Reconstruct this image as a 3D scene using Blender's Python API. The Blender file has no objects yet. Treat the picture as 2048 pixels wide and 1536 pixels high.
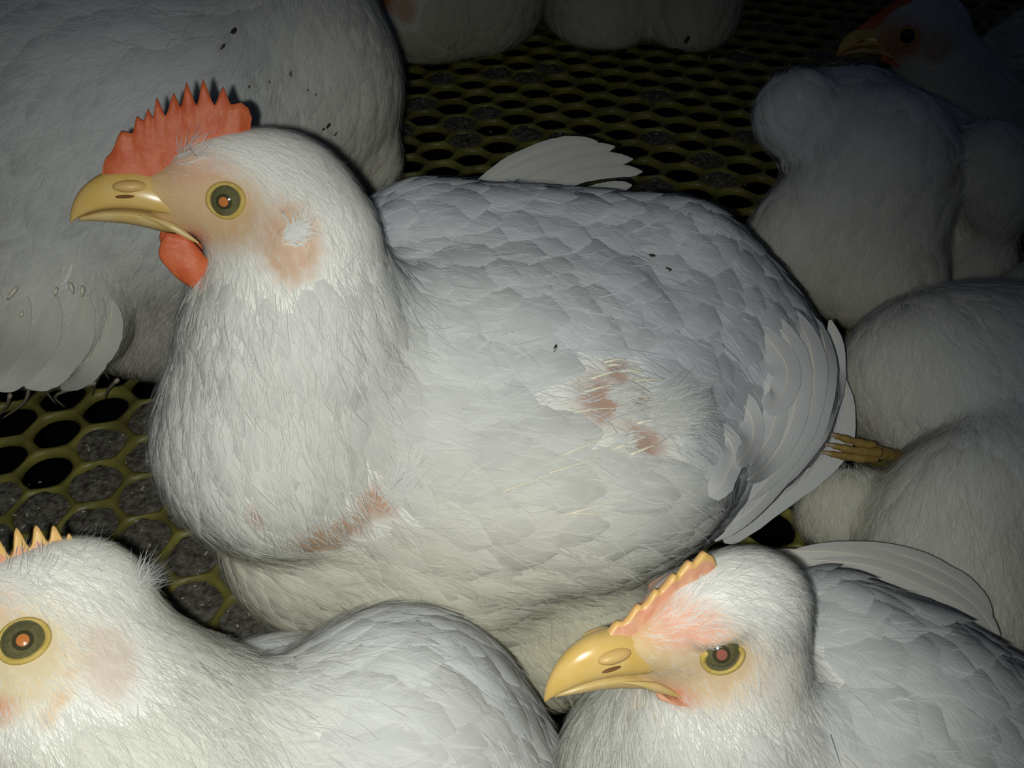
import bpy, bmesh, math
import numpy as np
from mathutils import Vector, Matrix

SC = bpy.context.scene
COL = SC.collection
RNG = np.random.default_rng(7)
DRESS = True

# ------------------------------------------------------------------ camera
W, H = 2048, 1536
FPX = 1926.0
PITCH = math.radians(42.0)
CAM = np.array([0.0, 0.0, 0.36])
CR = np.array([1.0, 0.0, 0.0])
CF = np.array([0.0, math.cos(PITCH), -math.sin(PITCH)])
CU = np.array([0.0, math.sin(PITCH), math.cos(PITCH)])
cam_data = bpy.data.cameras.new('camera')
cam = bpy.data.objects.new('camera', cam_data)
COL.objects.link(cam)
cam.location = CAM
cam.rotation_euler = (math.pi / 2 - PITCH, 0, 0)
cam_data.sensor_fit = 'HORIZONTAL'
cam_data.sensor_width = 36.0
cam_data.lens = FPX / W * 36.0
cam_data.clip_start = 0.01
SC.camera = cam

# ------------------------------------------------------------------ world, flash, exposure
SC.view_settings.view_transform = 'Standard'
SC.view_settings.look = 'None'
SC.view_settings.gamma = 1.0
SC.view_settings.use_curve_mapping = False
SC.view_settings.exposure = 0.0
SC.cycles.max_bounces = 5
SC.cycles.diffuse_bounces = 4
SC.cycles.glossy_bounces = 2
SC.cycles.transmission_bounces = 2
SC.cycles.transparent_max_bounces = 4
world = bpy.data.worlds.new('barn_dusk')
SC.world = world
world.use_nodes = True
wb = world.node_tree.nodes['Background']
wb.inputs[0].default_value = (0.40, 0.58, 1.0, 1)
wb.inputs[1].default_value = 0.018

flash_data = bpy.data.lights.new('phone_flash', 'SPOT')
flash = bpy.data.objects.new('phone_flash', flash_data)
COL.objects.link(flash)
flash_data.energy = 3.5
flash_data.color = (0.965, 1.0, 0.955)
flash_data.shadow_soft_size = 0.0022
flash_data.spot_size = math.radians(100)
flash_data.spot_blend = 1.0
FLASH_POS = CAM + CR * -0.010 + CU * -0.003
flash.location = FLASH_POS


def P(px, py, d):
    """world point seen at pixel px, py at depth d along the view axis"""
    return CAM + d * (CF + (px - W / 2) / FPX * CR + (H / 2 - py) / FPX * CU)


def ray(px, py):
    v = CF + (px - W / 2) / FPX * CR + (H / 2 - py) / FPX * CU
    return v / np.linalg.norm(v)


def floor_at(px, py, z=0.0):
    v = CF + (px - W / 2) / FPX * CR + (H / 2 - py) / FPX * CU
    return CAM + v * ((z - CAM[2]) / v[2])


def aim(o, direction):
    o.rotation_euler = Vector(direction).to_track_quat('-Z', 'Y').to_euler()


aim(flash, ray(730, 1330))


def nz(v, axis=-1):
    return v / np.maximum(np.linalg.norm(v, axis=axis, keepdims=True), 1e-9)


# ------------------------------------------------------------------ mesh building
def make_mesh(name, verts, quads=None, tris=None, mat=None, tint=None, uv=None, smooth=True, nor=None):
    verts = np.asarray(verts, dtype=np.float32)
    nq = 0 if quads is None else len(quads)
    nt = 0 if tris is None else len(tris)
    loops, starts, totals = [], [], []
    if nq:
        loops.append(np.asarray(quads, dtype=np.int32).ravel())
        starts.append(np.arange(nq, dtype=np.int32) * 4)
        totals.append(np.full(nq, 4, dtype=np.int32))
    if nt:
        loops.append(np.asarray(tris, dtype=np.int32).ravel())
        starts.append(nq * 4 + np.arange(nt, dtype=np.int32) * 3)
        totals.append(np.full(nt, 3, dtype=np.int32))
    loops = np.concatenate(loops)
    me = bpy.data.meshes.new(name)
    me.vertices.add(len(verts))
    me.vertices.foreach_set('co', verts.ravel())
    me.loops.add(len(loops))
    me.loops.foreach_set('vertex_index', loops)
    me.polygons.add(nq + nt)
    me.polygons.foreach_set('loop_start', np.concatenate(starts))
    me.polygons.foreach_set('loop_total', np.concatenate(totals))
    me.update(calc_edges=True)
    if smooth:
        me.polygons.foreach_set('use_smooth', np.ones(nq + nt, dtype=bool))
    if tint is not None:
        a = me.attributes.new('tint', 'FLOAT_COLOR', 'POINT')
        t = np.ones((len(verts), 4), dtype=np.float32)
        t[:, :3] = tint
        a.data.foreach_set('color', t.ravel())
    if uv is not None:
        l = me.uv_layers.new(name='vane')
        l.data.foreach_set('uv', np.asarray(uv, dtype=np.float32)[loops].ravel())
    if mat is not None:
        me.materials.append(mat)
    if nor is not None:
        me.normals_split_custom_set_from_vertices(np.asarray(nor, dtype=np.float32))
    return me


def outward(me):
    bm = bmesh.new()
    bm.from_mesh(me)
    bmesh.ops.recalc_face_normals(bm, faces=bm.faces)
    bm.to_mesh(me)
    bm.free()


CLOSED = {'upper_beak', 'lower_beak', 'nostril_flap', 'nostril', 'mouth_corner', 'comb', 'wattle', 'eye', 'eyelid', 'earlobe', 'shaft', 'toe', 'claw', 'shank', 'quill', 'down_strand',
          'dirt_flake', 'body'}


def link(name, me, parent=None, kind=None, label=None):
    if name in CLOSED:
        outward(me)
    o = bpy.data.objects.new(name, me)
    COL.objects.link(o)
    if parent is not None:
        o.parent = parent
        o.matrix_parent_inverse = Matrix.Translation(-Vector(parent.location)) if parent.type == 'EMPTY' else parent.matrix_parent_inverse.copy()
        if parent.type != 'EMPTY' and parent.parent is None:
            o.matrix_parent_inverse = Matrix.Identity(4)
        if parent.type != 'EMPTY' and parent.parent is not None:
            o.matrix_parent_inverse = Matrix.Identity(4)
    if kind:
        o['kind'] = kind
    if label:
        o['label'] = label
    return o


def thing(name, loc, label, cat, group=None):
    o = bpy.data.objects.new(name, None)
    COL.objects.link(o)
    o.location = Vector([float(x) for x in loc])
    o.empty_display_size = 0.02
    o['label'] = label
    o['category'] = cat
    if group:
        o['group'] = group
    return o


def grid_quads(nu, nv, offset=0, closed_u=False):
    q = []
    un = nu if closed_u else nu - 1
    for j in range(nv - 1):
        for i in range(un):
            a = j * nu + i
            b = j * nu + (i + 1) % nu
            q.append((offset + a, offset + b, offset + b + nu, offset + a + nu))
    return np.array(q, dtype=np.int32)


def loft(rings, cap=True):
    """rings: (nv, nu, 3) closed in u"""
    rings = np.asarray(rings)
    nv, nu, _ = rings.shape
    v = rings.reshape(-1, 3)
    q = grid_quads(nu, nv, closed_u=True)
    t = None
    if cap:
        c0, c1 = len(v), len(v) + 1
        v = np.vstack([v, rings[0].mean(0), rings[-1].mean(0)])
        t = []
        for i in range(nu):
            t.append((c0, (i + 1) % nu, i))
            t.append((c1, (nv - 1) * nu + i, (nv - 1) * nu + (i + 1) % nu))
        t = np.array(t, dtype=np.int32)
    return v, q, t


def catmull(pts, n):
    pts = np.asarray(pts, dtype=float)
    p = np.vstack([2 * pts[0] - pts[1], pts, 2 * pts[-1] - pts[-2]])
    seg = len(pts) - 1
    out = []
    for s in np.linspace(0, seg - 1e-6, n):
        i = int(s)
        t = s - i
        a, b, c, d = p[i], p[i + 1], p[i + 2], p[i + 3]
        out.append(0.5 * (2 * b + (c - a) * t + (2 * a - 5 * b + 4 * c - d) * t * t + (3 * b - a - 3 * c + d) * t ** 3))
    return np.array(out)


def tube(points, radii, nu=8, flat=1.0, up=None):
    pts = np.asarray(points)
    tan = nz(np.gradient(pts, axis=0))
    ref = np.array([0, 0, 1.0]) if up is None else np.asarray(up)
    rings = []
    for p, t, r in zip(pts, tan, radii):
        x = np.cross(t, ref)
        if np.linalg.norm(x) < 1e-4:
            x = np.cross(t, np.array([1.0, 0, 0]))
        x = x / np.linalg.norm(x)
        y = np.cross(x, t)
        a = np.linspace(0, 2 * math.pi, nu, endpoint=False)
        rings.append(p + r * (np.cos(a)[:, None] * x + flat * np.sin(a)[:, None] * y))
    return loft(np.array(rings))


# ------------------------------------------------------------------ materials
def new_mat(name):
    m = bpy.data.materials.new(name)
    m.use_nodes = True
    nt = m.node_tree
    return m, nt, nt.nodes['Principled BSDF']


def plain_mat(name, col, rough=0.6, spec=0.4, noise=0.0, scale=60.0, col2=None, bump=0.0, sub=0.0):
    m, nt, b = new_mat(name)
    b.inputs['Roughness'].default_value = rough
    b.inputs['Specular IOR Level'].default_value = spec
    b.inputs['Base Color'].default_value = (*col, 1)
    if noise > 0 or bump > 0 or col2 is not None:
        tc = nt.nodes.new('ShaderNodeTexCoord')
        n = nt.nodes.new('ShaderNodeTexNoise')
        n.inputs['Scale'].default_value = scale
        n.inputs['Detail'].default_value = 5
        nt.links.new(tc.outputs['Object'], n.inputs['Vector'])
        if noise > 0 or col2 is not None:
            r = nt.nodes.new('ShaderNodeValToRGB')
            c2 = col2 if col2 is not None else tuple(c * (1 - noise) for c in col)
            r.color_ramp.elements[0].position = 0.35
            r.color_ramp.elements[0].color = (*c2, 1)
            r.color_ramp.elements[1].position = 0.65
            r.color_ramp.elements[1].color = (*col, 1)
            nt.links.new(n.outputs['Fac'], r.inputs['Fac'])
            nt.links.new(r.outputs['Color'], b.inputs['Base Color'])
        if bump > 0:
            bp = nt.nodes.new('ShaderNodeBump')
            bp.inputs['Strength'].default_value = bump
            bp.inputs['Distance'].default_value = 0.002
            nt.links.new(n.outputs['Fac'], bp.inputs['Height'])
            nt.links.new(bp.outputs['Normal'], b.inputs['Normal'])
    if sub:
        b.inputs['Subsurface Weight'].default_value = sub
        b.inputs['Subsurface Radius'].default_value = (0.004, 0.002, 0.001)
        b.inputs['Subsurface Scale'].default_value = 1.0
    return m


def plume_mat(name, barbs=False, transl=0.22, spec=0.15):
    m, nt, b = new_mat(name)
    b.inputs['Sheen Weight'].default_value = 0.0
    at = nt.nodes.new('ShaderNodeAttribute')
    at.attribute_name = 'tint'
    b.inputs['Roughness'].default_value = 0.62
    b.inputs['Specular IOR Level'].default_value = spec
    nt.links.new(at.outputs['Color'], b.inputs['Base Color'])
    if barbs:
        uv = nt.nodes.new('ShaderNodeUVMap')
        uv.uv_map = 'vane'
        sep = nt.nodes.new('ShaderNodeSeparateXYZ')
        nt.links.new(uv.outputs['UV'], sep.inputs[0])
        ab = nt.nodes.new('ShaderNodeMath'); ab.operation = 'ABSOLUTE'
        nt.links.new(sep.outputs['X'], ab.inputs[0])
        mu = nt.nodes.new('ShaderNodeMath'); mu.operation = 'MULTIPLY_ADD'
        mu.inputs[1].default_value = -0.45
        nt.links.new(ab.outputs[0], mu.inputs[0])
        nt.links.new(sep.outputs['Y'], mu.inputs[2])
        ns = nt.nodes.new('ShaderNodeTexNoise')
        ns.noise_dimensions = '2D'
        ns.inputs['Scale'].default_value = 1.0
        ns.inputs['Detail'].default_value = 3.0
        cb = nt.nodes.new('ShaderNodeCombineXYZ')
        m2 = nt.nodes.new('ShaderNodeMath'); m2.operation = 'MULTIPLY'; m2.inputs[1].default_value = 26.0
        nt.links.new(mu.outputs[0], m2.inputs[0])
        nt.links.new(m2.outputs[0], cb.inputs[0])
        m3 = nt.nodes.new('ShaderNodeMath'); m3.operation = 'MULTIPLY'; m3.inputs[1].default_value = 1.6
        nt.links.new(sep.outputs['X'], m3.inputs[0])
        nt.links.new(m3.outputs[0], cb.inputs[1])
        nt.links.new(cb.outputs[0], ns.inputs['Vector'])
        bp = nt.nodes.new('ShaderNodeBump')
        bp.inputs['Strength'].default_value = 0.35
        bp.inputs['Distance'].default_value = 0.0006
        nt.links.new(ns.outputs['Fac'], bp.inputs['Height'])
        nt.links.new(bp.outputs['Normal'], b.inputs['Normal'])
    tr = nt.nodes.new('ShaderNodeBsdfTranslucent')
    nt.links.new(at.outputs['Color'], tr.inputs['Color'])
    mx = nt.nodes.new('ShaderNodeMixShader')
    mx.inputs[0].default_value = transl
    out = nt.nodes['Material Output']
    nt.links.new(b.outputs[0], mx.inputs[1])
    nt.links.new(tr.outputs[0], mx.inputs[2])
    nt.links.new(mx.outputs[0], out.inputs['Surface'])
    return m


M = {}
M['vane'] = plume_mat('white_contour_feather', barbs=True, transl=0.30, spec=0.1)
M['down'] = plume_mat('white_down', transl=0.35, spec=0.06)
M['flight'] = plume_mat('white_flight_feather', barbs=True, transl=0.25, spec=0.3)
M['skin'] = plume_mat('skin_under_down', transl=0.0, spec=0.25)
M['beak'] = plain_mat('yellow_horn', (0.62, 0.40, 0.10), 0.28, 0.5, col2=(0.66, 0.45, 0.16), scale=150)
M['beak_pale'] = plain_mat('pale_yellow_horn', (0.55, 0.38, 0.13), 0.34, 0.5, col2=(0.6, 0.44, 0.2), scale=150)
M['cere'] = plain_mat('yellow_peach_skin', (0.60, 0.41, 0.125), 0.42, 0.4, col2=(0.61, 0.39, 0.15), scale=180, bump=0.2)
M['comb'] = plain_mat('red_comb_skin', (0.53, 0.095, 0.032), 0.5, 0.3, col2=(0.58, 0.14, 0.05), scale=240, bump=0.35)
M['comb_pale'] = plain_mat('pale_orange_comb_skin', (0.66, 0.29, 0.17), 0.45, 0.35, col2=(0.68, 0.37, 0.22), scale=240, bump=0.35)
M['comb_tip'] = plain_mat('yellow_comb_edge', (0.72, 0.46, 0.14), 0.4, 0.4, col2=(0.74, 0.42, 0.16), scale=200)
M['lid'] = plain_mat('yellow_eyelid_skin', (0.48, 0.36, 0.07), 0.55, 0.3, col2=(0.55, 0.38, 0.12), scale=400, bump=0.3)
M['iris'] = plain_mat('olive_iris', (0.105, 0.10, 0.042), 0.12, 0.5, col2=(0.14, 0.13, 0.06), scale=900)
M['pupil_rim'] = plain_mat('dark_pupil_rim', (0.05, 0.045, 0.022), 0.12, 0.5)
M['pupil'] = plain_mat('amber_reflex_pupil', (0.50, 0.17, 0.045), 0.12, 0.5)  # amber flash reflection from the retina, painted as the pupil colour
M['pupil_dark'] = plain_mat('dull_red_reflex_pupil', (0.30, 0.10, 0.07), 0.12, 0.5)  # duller red flash reflection, also painted as pupil colour
M['eye_dark'] = plain_mat('dark_eye', (0.015, 0.013, 0.012), 0.1, 0.5)
M['nostril'] = plain_mat('nostril_dark', (0.16, 0.08, 0.03), 0.8, 0.1)
M['wattle'] = M['comb']
M['brow'] = plain_mat('pale_brow_skin', (0.70, 0.64, 0.50), 0.7, 0.2, col2=(0.62, 0.52, 0.36), scale=300, bump=0.3)
M['lobe'] = plain_mat('peach_earlobe_skin', (0.60, 0.39, 0.26), 0.6, 0.25, col2=(0.64, 0.45, 0.32), scale=160, bump=0.3)
M['toe'] = plain_mat('yellow_leg_scales', (0.36, 0.24, 0.06), 0.6, 0.25, col2=(0.26, 0.16, 0.045), scale=220, bump=0.4)
M['claw'] = plain_mat('horn_claw', (0.4, 0.3, 0.18), 0.4, 0.4)
M['net'] = plain_mat('yellow_green_plastic', (0.23, 0.21, 0.045), 0.42, 0.4, col2=(0.13, 0.115, 0.03), scale=55, bump=0.25)
M['litter'] = plain_mat('dried_droppings', (0.17, 0.16, 0.13), 0.9, 0.15, col2=(0.06, 0.05, 0.04), scale=330, bump=0.9)
M['fleck'] = plain_mat('pale_fleck', (0.34, 0.32, 0.27), 0.8, 0.2)
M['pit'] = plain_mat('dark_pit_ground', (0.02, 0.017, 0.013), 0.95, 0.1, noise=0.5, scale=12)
M['dirt'] = plain_mat('dark_dirt_flake', (0.05, 0.035, 0.02), 0.8, 0.2)
M['quill'] = plain_mat('cream_quill', (0.80, 0.74, 0.58), 0.4, 0.4)
M['straw'] = plain_mat('soiled_down_strand', (0.36, 0.31, 0.22), 0.7, 0.2)


# ------------------------------------------------------------------ implicit bodies
class Body:
    """A smooth union of round cones and ellipsoids, sampled on a grid."""

    def __init__(self, prims, h=0.003, floor=True, pad=0.02):
        lo, hi = [], []
        for p in prims:
            if p[0] == 'cap':
                _, a, b, ra, rb, k = p
                lo += [a - ra, b - rb]
                hi += [a + ra, b + rb]
            else:
                _, c, R, rad, k = p
                e = np.sqrt(((R * np.asarray(rad)[None, :]) ** 2).sum(1))
                lo.append(c - e)
                hi.append(c + e)
        lo = np.min(lo, 0) - pad
        hi = np.max(hi, 0) + pad
        if floor:
            lo[2] = max(lo[2], -0.006)
        self.h = h
        self.lo = lo
        n = np.ceil((hi - lo) / h).astype(int) + 1
        ax = [np.arange(n[i], dtype=np.float32) * np.float32(h) + np.float32(lo[i]) for i in range(3)]
        X, Y, Z = np.meshgrid(*ax, indexing='ij', copy=False)
        F = None
        for p in prims:
            if p[0] == 'cap':
                _, a, b, ra, rb, k = p
                ab = b - a
                L2 = max(float(ab @ ab), 1e-9)
                t = ((X - np.float32(a[0])) * np.float32(ab[0]) + (Y - np.float32(a[1])) * np.float32(ab[1]) + (Z - np.float32(a[2])) * np.float32(ab[2])) / np.float32(L2)
                t = np.clip(t, 0, 1)
                d = np.sqrt((X - np.float32(a[0]) - t * np.float32(ab[0])) ** 2 + (Y - np.float32(a[1]) - t * np.float32(ab[1])) ** 2 + (Z - np.float32(a[2]) - t * np.float32(ab[2])) ** 2)
                d = d - (np.float32(ra) + t * np.float32(rb - ra))
            else:
                _, c, R, rad, k = p
                dx, dy, dz = X - np.float32(c[0]), Y - np.float32(c[1]), Z - np.float32(c[2])
                k0 = 0
                k1 = 0
                for i in range(3):
                    q = dx * np.float32(R[0, i]) + dy * np.float32(R[1, i]) + dz * np.float32(R[2, i])
                    k0 = k0 + (q / np.float32(rad[i])) ** 2
                    k1 = k1 + (q / np.float32(rad[i] ** 2)) ** 2
                k0 = np.sqrt(k0)
                k1 = np.sqrt(k1) + np.float32(1e-9)
                d = k0 * (k0 - 1) / k1
            if F is None:
                F = d
            else:
                k = np.float32(k)
                hh = np.maximum(k - np.abs(F - d), 0) / k
                F = np.minimum(F, d) - hh * hh * k * np.float32(0.25)
        if floor:
            d = np.float32(0.004) - Z
            k = np.float32(0.012)
            hh = np.maximum(k - np.abs(F - d), 0) / k
            F = np.maximum(F, d) + hh * hh * k * np.float32(0.25)
        self.F = F.astype(np.float32)
        self.n = n

    def dist(self, p):
        q = (p - self.lo) / self.h
        q = np.clip(q, 0, self.n - 1.001)
        i = q.astype(int)
        f = q - i
        F = self.F
        r = 0
        for a in (0, 1):
            wx = f[..., 0] if a else 1 - f[..., 0]
            for b in (0, 1):
                wy = f[..., 1] if b else 1 - f[..., 1]
                for c in (0, 1):
                    wz = f[..., 2] if c else 1 - f[..., 2]
                    r = r + F[i[..., 0] + a, i[..., 1] + b, i[..., 2] + c] * (wx * wy * wz)
        return r

    def grad(self, p, e=None):
        e = e or self.h * 1.2
        g = np.stack([self.dist(p + np.eye(3)[i] * e) - self.dist(p - np.eye(3)[i] * e) for i in range(3)], -1)
        return g / np.maximum(np.linalg.norm(g, axis=-1, keepdims=True), 1e-9)

    def project(self, p, it=3):
        for _ in range(it):
            p = p - self.grad(p) * self.dist(p)[..., None]
        return p

    def hit(self, px, py, start=0.12, end=1.3):
        r = ray(px, py)
        t = start
        for _ in range(400):
            p = CAM + r * t
            q = (p - self.lo) / self.h
            if np.all(q >= 0) and np.all(q <= self.n - 1):
                d = float(self.dist(p[None])[0])
                if d < 0.0003:
                    return p
                t += max(d * 0.7, 0.0004)
            else:
                t += 0.004
            if t > end:
                return None
        return None

    def surface(self):
        F = self.F
        s = F < 0
        nx, ny, nz_ = F.shape
        cs = np.zeros((nx - 1, ny - 1, nz_ - 1), dtype=np.int8)
        corners = [(a, b, c) for a in (0, 1) for b in (0, 1) for c in (0, 1)]
        for a, b, c in corners:
            cs += s[a:nx - 1 + a, b:ny - 1 + b, c:nz_ - 1 + c]
        act = (cs > 0) & (cs < 8)
        I = np.argwhere(act)
        idx = -np.ones(act.shape, dtype=np.int32)
        idx[act] = np.arange(len(I))
        acc = np.zeros((len(I), 3))
        cnt = np.zeros(len(I))
        for ax in range(3):
            o = [a for a in range(3) if a != ax]
            for u in (0, 1):
                for v in (0, 1):
                    c0 = np.zeros(3, dtype=int)
                    c0[o[0]] = u
                    c0[o[1]] = v
                    c1 = c0.copy()
                    c1[ax] = 1
                    A = I + c0
                    B = I + c1
                    fa = F[A[:, 0], A[:, 1], A[:, 2]]
                    fb = F[B[:, 0], B[:, 1], B[:, 2]]
                    m = (fa < 0) != (fb < 0)
                    t = np.where(m, fa / np.where(m, fa - fb, 1), 0)
                    pt = A + (B - A) * t[:, None]
                    acc[m] += pt[m]
                    cnt[m] += 1
        V = acc / cnt[:, None] * self.h + self.lo
        Q = []
        for ax in range(3):
            o = [(ax + 1) % 3, (ax + 2) % 3]
            sl0 = [slice(None)] * 3
            sl1 = [slice(None)] * 3
            sl0[ax] = slice(0, -1)
            sl1[ax] = slice(1, None)
            d = s[tuple(sl0)] != s[tuple(sl1)]
            E = np.argwhere(d)
            ok = (E[:, o[0]] > 0) & (E[:, o[1]] > 0) & (E[:, o[0]] < F.shape[o[0]] - 1) & (E[:, o[1]] < F.shape[o[1]] - 1)
            E = E[ok]
            e0 = np.zeros(3, dtype=int); e0[o[0]] = 1
            e1 = np.zeros(3, dtype=int); e1[o[1]] = 1
            g = lambda C: idx[C[:, 0], C[:, 1], C[:, 2]]
            q = np.stack([g(E - e0 - e1), g(E - e1), g(E), g(E - e0)], 1)
            inside = s[E[:, 0], E[:, 1], E[:, 2]]
            q[~inside] = q[~inside][:, ::-1]
            q = q[(q >= 0).all(1)]
            Q.append(q)
        Q = np.concatenate(Q)
        return V, Q


def rot_yp(yaw=0.0, pitch=0.0, roll=0.0):
    return np.array(Matrix.Rotation(math.radians(yaw), 3, 'Z') @ Matrix.Rotation(math.radians(pitch), 3, 'Y') @ Matrix.Rotation(math.radians(roll), 3, 'X'))


def sp(px, py, d, r, k=0.03):
    c = P(px, py, d)
    return ('ell', c, np.eye(3), np.full(3, r * d / FPX), k)


def el(px, py, d, rx, ry, rz, yaw=0, pitch=0, roll=0, k=0.03):
    c = P(px, py, d)
    s = d / FPX
    return ('ell', c, rot_yp(yaw, pitch, roll), np.array([rx * s, ry * s, rz * s]), k)


def cp(a, b, k=0.03):
    pa, pb = P(*a[:3]), P(*b[:3])
    return ('cap', pa, pb, a[3] * a[2] / FPX, b[3] * b[2] / FPX, k)


# ------------------------------------------------------------------ heads
class HeadFrame:
    """Local axes in centimetres: f to the beak, u to the comb, s to the side that is seen."""

    def __init__(self, eye_px, d, down=0.0, toward=0.0, roll=15.0, scale=1.0, facing=-1, eye_s=1.3):
        self.sc = 0.01 * scale
        eye = P(eye_px[0], eye_px[1], d)
        B = CAM - eye
        B = B / np.linalg.norm(B)
        R = nz(np.cross(CU, B))
        U = np.cross(B, R)
        a = math.radians(down)
        F0 = facing * math.cos(a) * R - math.sin(a) * U + toward * B
        F0 = nz(F0)
        U0 = nz(facing * math.sin(a) * R + math.cos(a) * U)
        U0 = nz(U0 - (U0 @ F0) * F0)
        S0 = nz(B - (B @ F0) * F0 - (B @ U0) * U0)
        r = math.radians(roll)
        self.f = F0
        self.u = U0 * math.cos(r) + S0 * math.sin(r)
        self.s = -U0 * math.sin(r) + S0 * math.cos(r)
        self.o = eye - self.s * eye_s * self.sc
        self.eye_s = eye_s

    def w(self, f, u, s=0.0):
        f, u, s = np.broadcast_arrays(np.asarray(f, float), np.asarray(u, float), np.asarray(s, float))
        return self.o + self.sc * (f[..., None] * self.f + u[..., None] * self.u + s[..., None] * self.s)

    def local(self, p):
        q = (p - self.o) / self.sc
        return np.stack([q @ self.f, q @ self.u, q @ self.s], -1)

    def R(self):
        return np.stack([self.f, self.u, self.s], 1)

    def surf(self, body, f, u, s):
        p = self.w(f, u, 3.0 * s)
        dirn = -self.s * s
        for _ in range(200):
            dd = float(body.dist(p[None])[0])
            if dd < 0.0002:
                break
            p = p + dirn * max(dd * 0.6, 0.0002)
        return p

    def brow(self):
        c = self.sc
        return [('ell', self.w(-.05, .66, 1.30 * s), self.R(), np.array([.95, .30, .40]) * c, .25 * c) for s in (1, -1)]

    def prims(self):
        c = self.sc
        E = lambda f, u, s, rf, ru, rs, k: ('ell', self.w(f, u, s), self.R(), np.array([rf, ru, rs]) * c, k * c)
        C = lambda a, b, ra, rb, k: ('cap', self.w(*a), self.w(*b), ra * c, rb * c, k * c)
        return [
            E(-0.3, 0.1, 0, 2.2, 1.7, 1.36, 0.5),
            E(-1.8, -0.1, 0, 2.0, 1.95, 1.6, 0.9),
            C((0.2, -0.1, 0), (2.35, 0.02, 0), 1.15, 0.60, 0.5),
            C((0.4, -0.9, 0.0), (1.8, -0.85, 0), 0.62, 0.36, 0.5),
            E(-0.8, -1.0, 0, 1.5, 1.0, 1.15, 0.6),
        ]


COMB = [(3.67, .95), (3.6, 1.1), (3.47, 1.20), (3.05, 1.92), (2.73, 1.85), (2.55, 2.35), (2.36, 2.22), (2.19, 2.58), (2.08, 2.30),
        (1.90, 2.92), (1.70, 2.36), (1.39, 3.06), (1.22, 2.62), (.98, 3.38), (.74, 2.66), (.48, 3.47), (.21, 2.68),
        (-.11, 3.24), (-.3, 2.70), (-.61, 2.76), (-.82, 2.6), (-.92, 2.3)]
COMB_SMALL = [(3.50, 0.37), (3.20, 0.67), (3.00, 0.65), (2.60, 0.97), (2.40, 0.93), (1.95, 1.33), (1.80, 1.27), (1.40, 1.67), (1.25, 1.60),
              (0.85, 2.03), (0.70, 1.95), (0.35, 2.30), (0.20, 2.23), (-0.15, 2.45), (-0.40, 2.27), (-0.60, 1.85)]
COMB_PEGS = [(2.60, 0.45), (2.00, 0.85), (1.60, 1.00), (1.15, 1.75), (0.90, 1.25), (0.55, 2.30), (0.28, 1.75), (-0.04, 2.60), (-0.30, 1.85), (-0.60, 2.63), (-0.82, 1.95),
             (-1.10, 2.55), (-1.32, 1.95), (-1.55, 2.40), (-1.74, 1.85), (-1.90, 2.05), (-2.05, 1.45)]


def comb_mesh(hf, knots, thick=0.34, base_sink=0.5, tip_thick=0.09, pegs=False):
    kf = np.array([k[0] for k in knots])
    ku = np.array([k[1] for k in knots])
    fs = []
    for a, b in zip(kf[:-1], kf[1:]):
        fs += list(np.linspace(a, b, 4, endpoint=False))
    fs.append(kf[-1])
    fs = np.array(fs)
    # rounded teeth: smoothstep between knots
    us = []
    for f in fs:
        i = max(0, min(len(kf) - 2, int(np.searchsorted(-kf, -f, side='right') - 1)))
        t = (kf[i] - f) / (kf[i] - kf[i + 1])
        t = (t * t * (3 - 2 * t) * 0.5 + t * 0.5) if not pegs else t * t * (3 - 2 * t)
        us.append(ku[i] * (1 - t) + ku[i + 1] * t)
    us = np.array(us)
    ub = np.interp(-fs, [-3.7, -2.3, -1.7, -1.2, -0.3, 0.9, 1.5], [.5, .55, .75, 1.0, 1.3, 1.45, 1.4]) - base_sink * 0.4
    ker = np.ones(13) / 13
    usm = np.convolve(np.pad(us, 6, mode='edge'), ker, mode='valid')
    nv = 9
    v = np.linspace(0, 1, nv)
    rows = []
    env = np.clip(np.minimum(fs - fs.min(), fs.max() - fs) / 0.35, 0.12, 1) ** 0.5
    for j in range(nv):
        u = ub + (usm - ub) * v[j] + (us - usm) * np.clip((v[j] - .4) / .6, 0, 1) ** 1.5
        th = (thick * (1 - v[j]) + tip_thick * v[j]) * env
        rows.append((fs, u, th))
    n = len(fs)
    top = [np.stack([r[0] - 0.12 * v[j] ** 2, r[1], r[2]], -1) for j, r in enumerate(rows)]
    bot = [np.stack([r[0] - 0.12 * v[j] ** 2, r[1], -r[2]], -1) for j, r in enumerate(rows)]
    wob = 0.025 * np.sin(fs * 9.0)
    sheet = np.array(top + bot[::-1])  # goes up one side and down the other
    sheet[..., 2] += wob[None, :] * np.concatenate([v, v[::-1]])[:, None]
    loc = sheet.reshape(-1, 3)
    q = grid_quads(n, len(sheet))
    # close both ends
    q2 = []
    m = len(sheet)
    for j in range(nv - 1):
        a, b = j * n, (j + 1) * n
        c, d = (m - 2 - j) * n, (m - 1 - j) * n
        q2.append((a, b, c, d))
        q2.append((b + n - 1, a + n - 1, d + n - 1, c + n - 1))
    vv = np.concatenate([v, v[::-1]])[:, None].repeat(n, 1).ravel()
    return hf.w(loc[:, 0], loc[:, 1], loc[:, 2]), np.vstack([q, np.array(q2)]), vv


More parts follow.
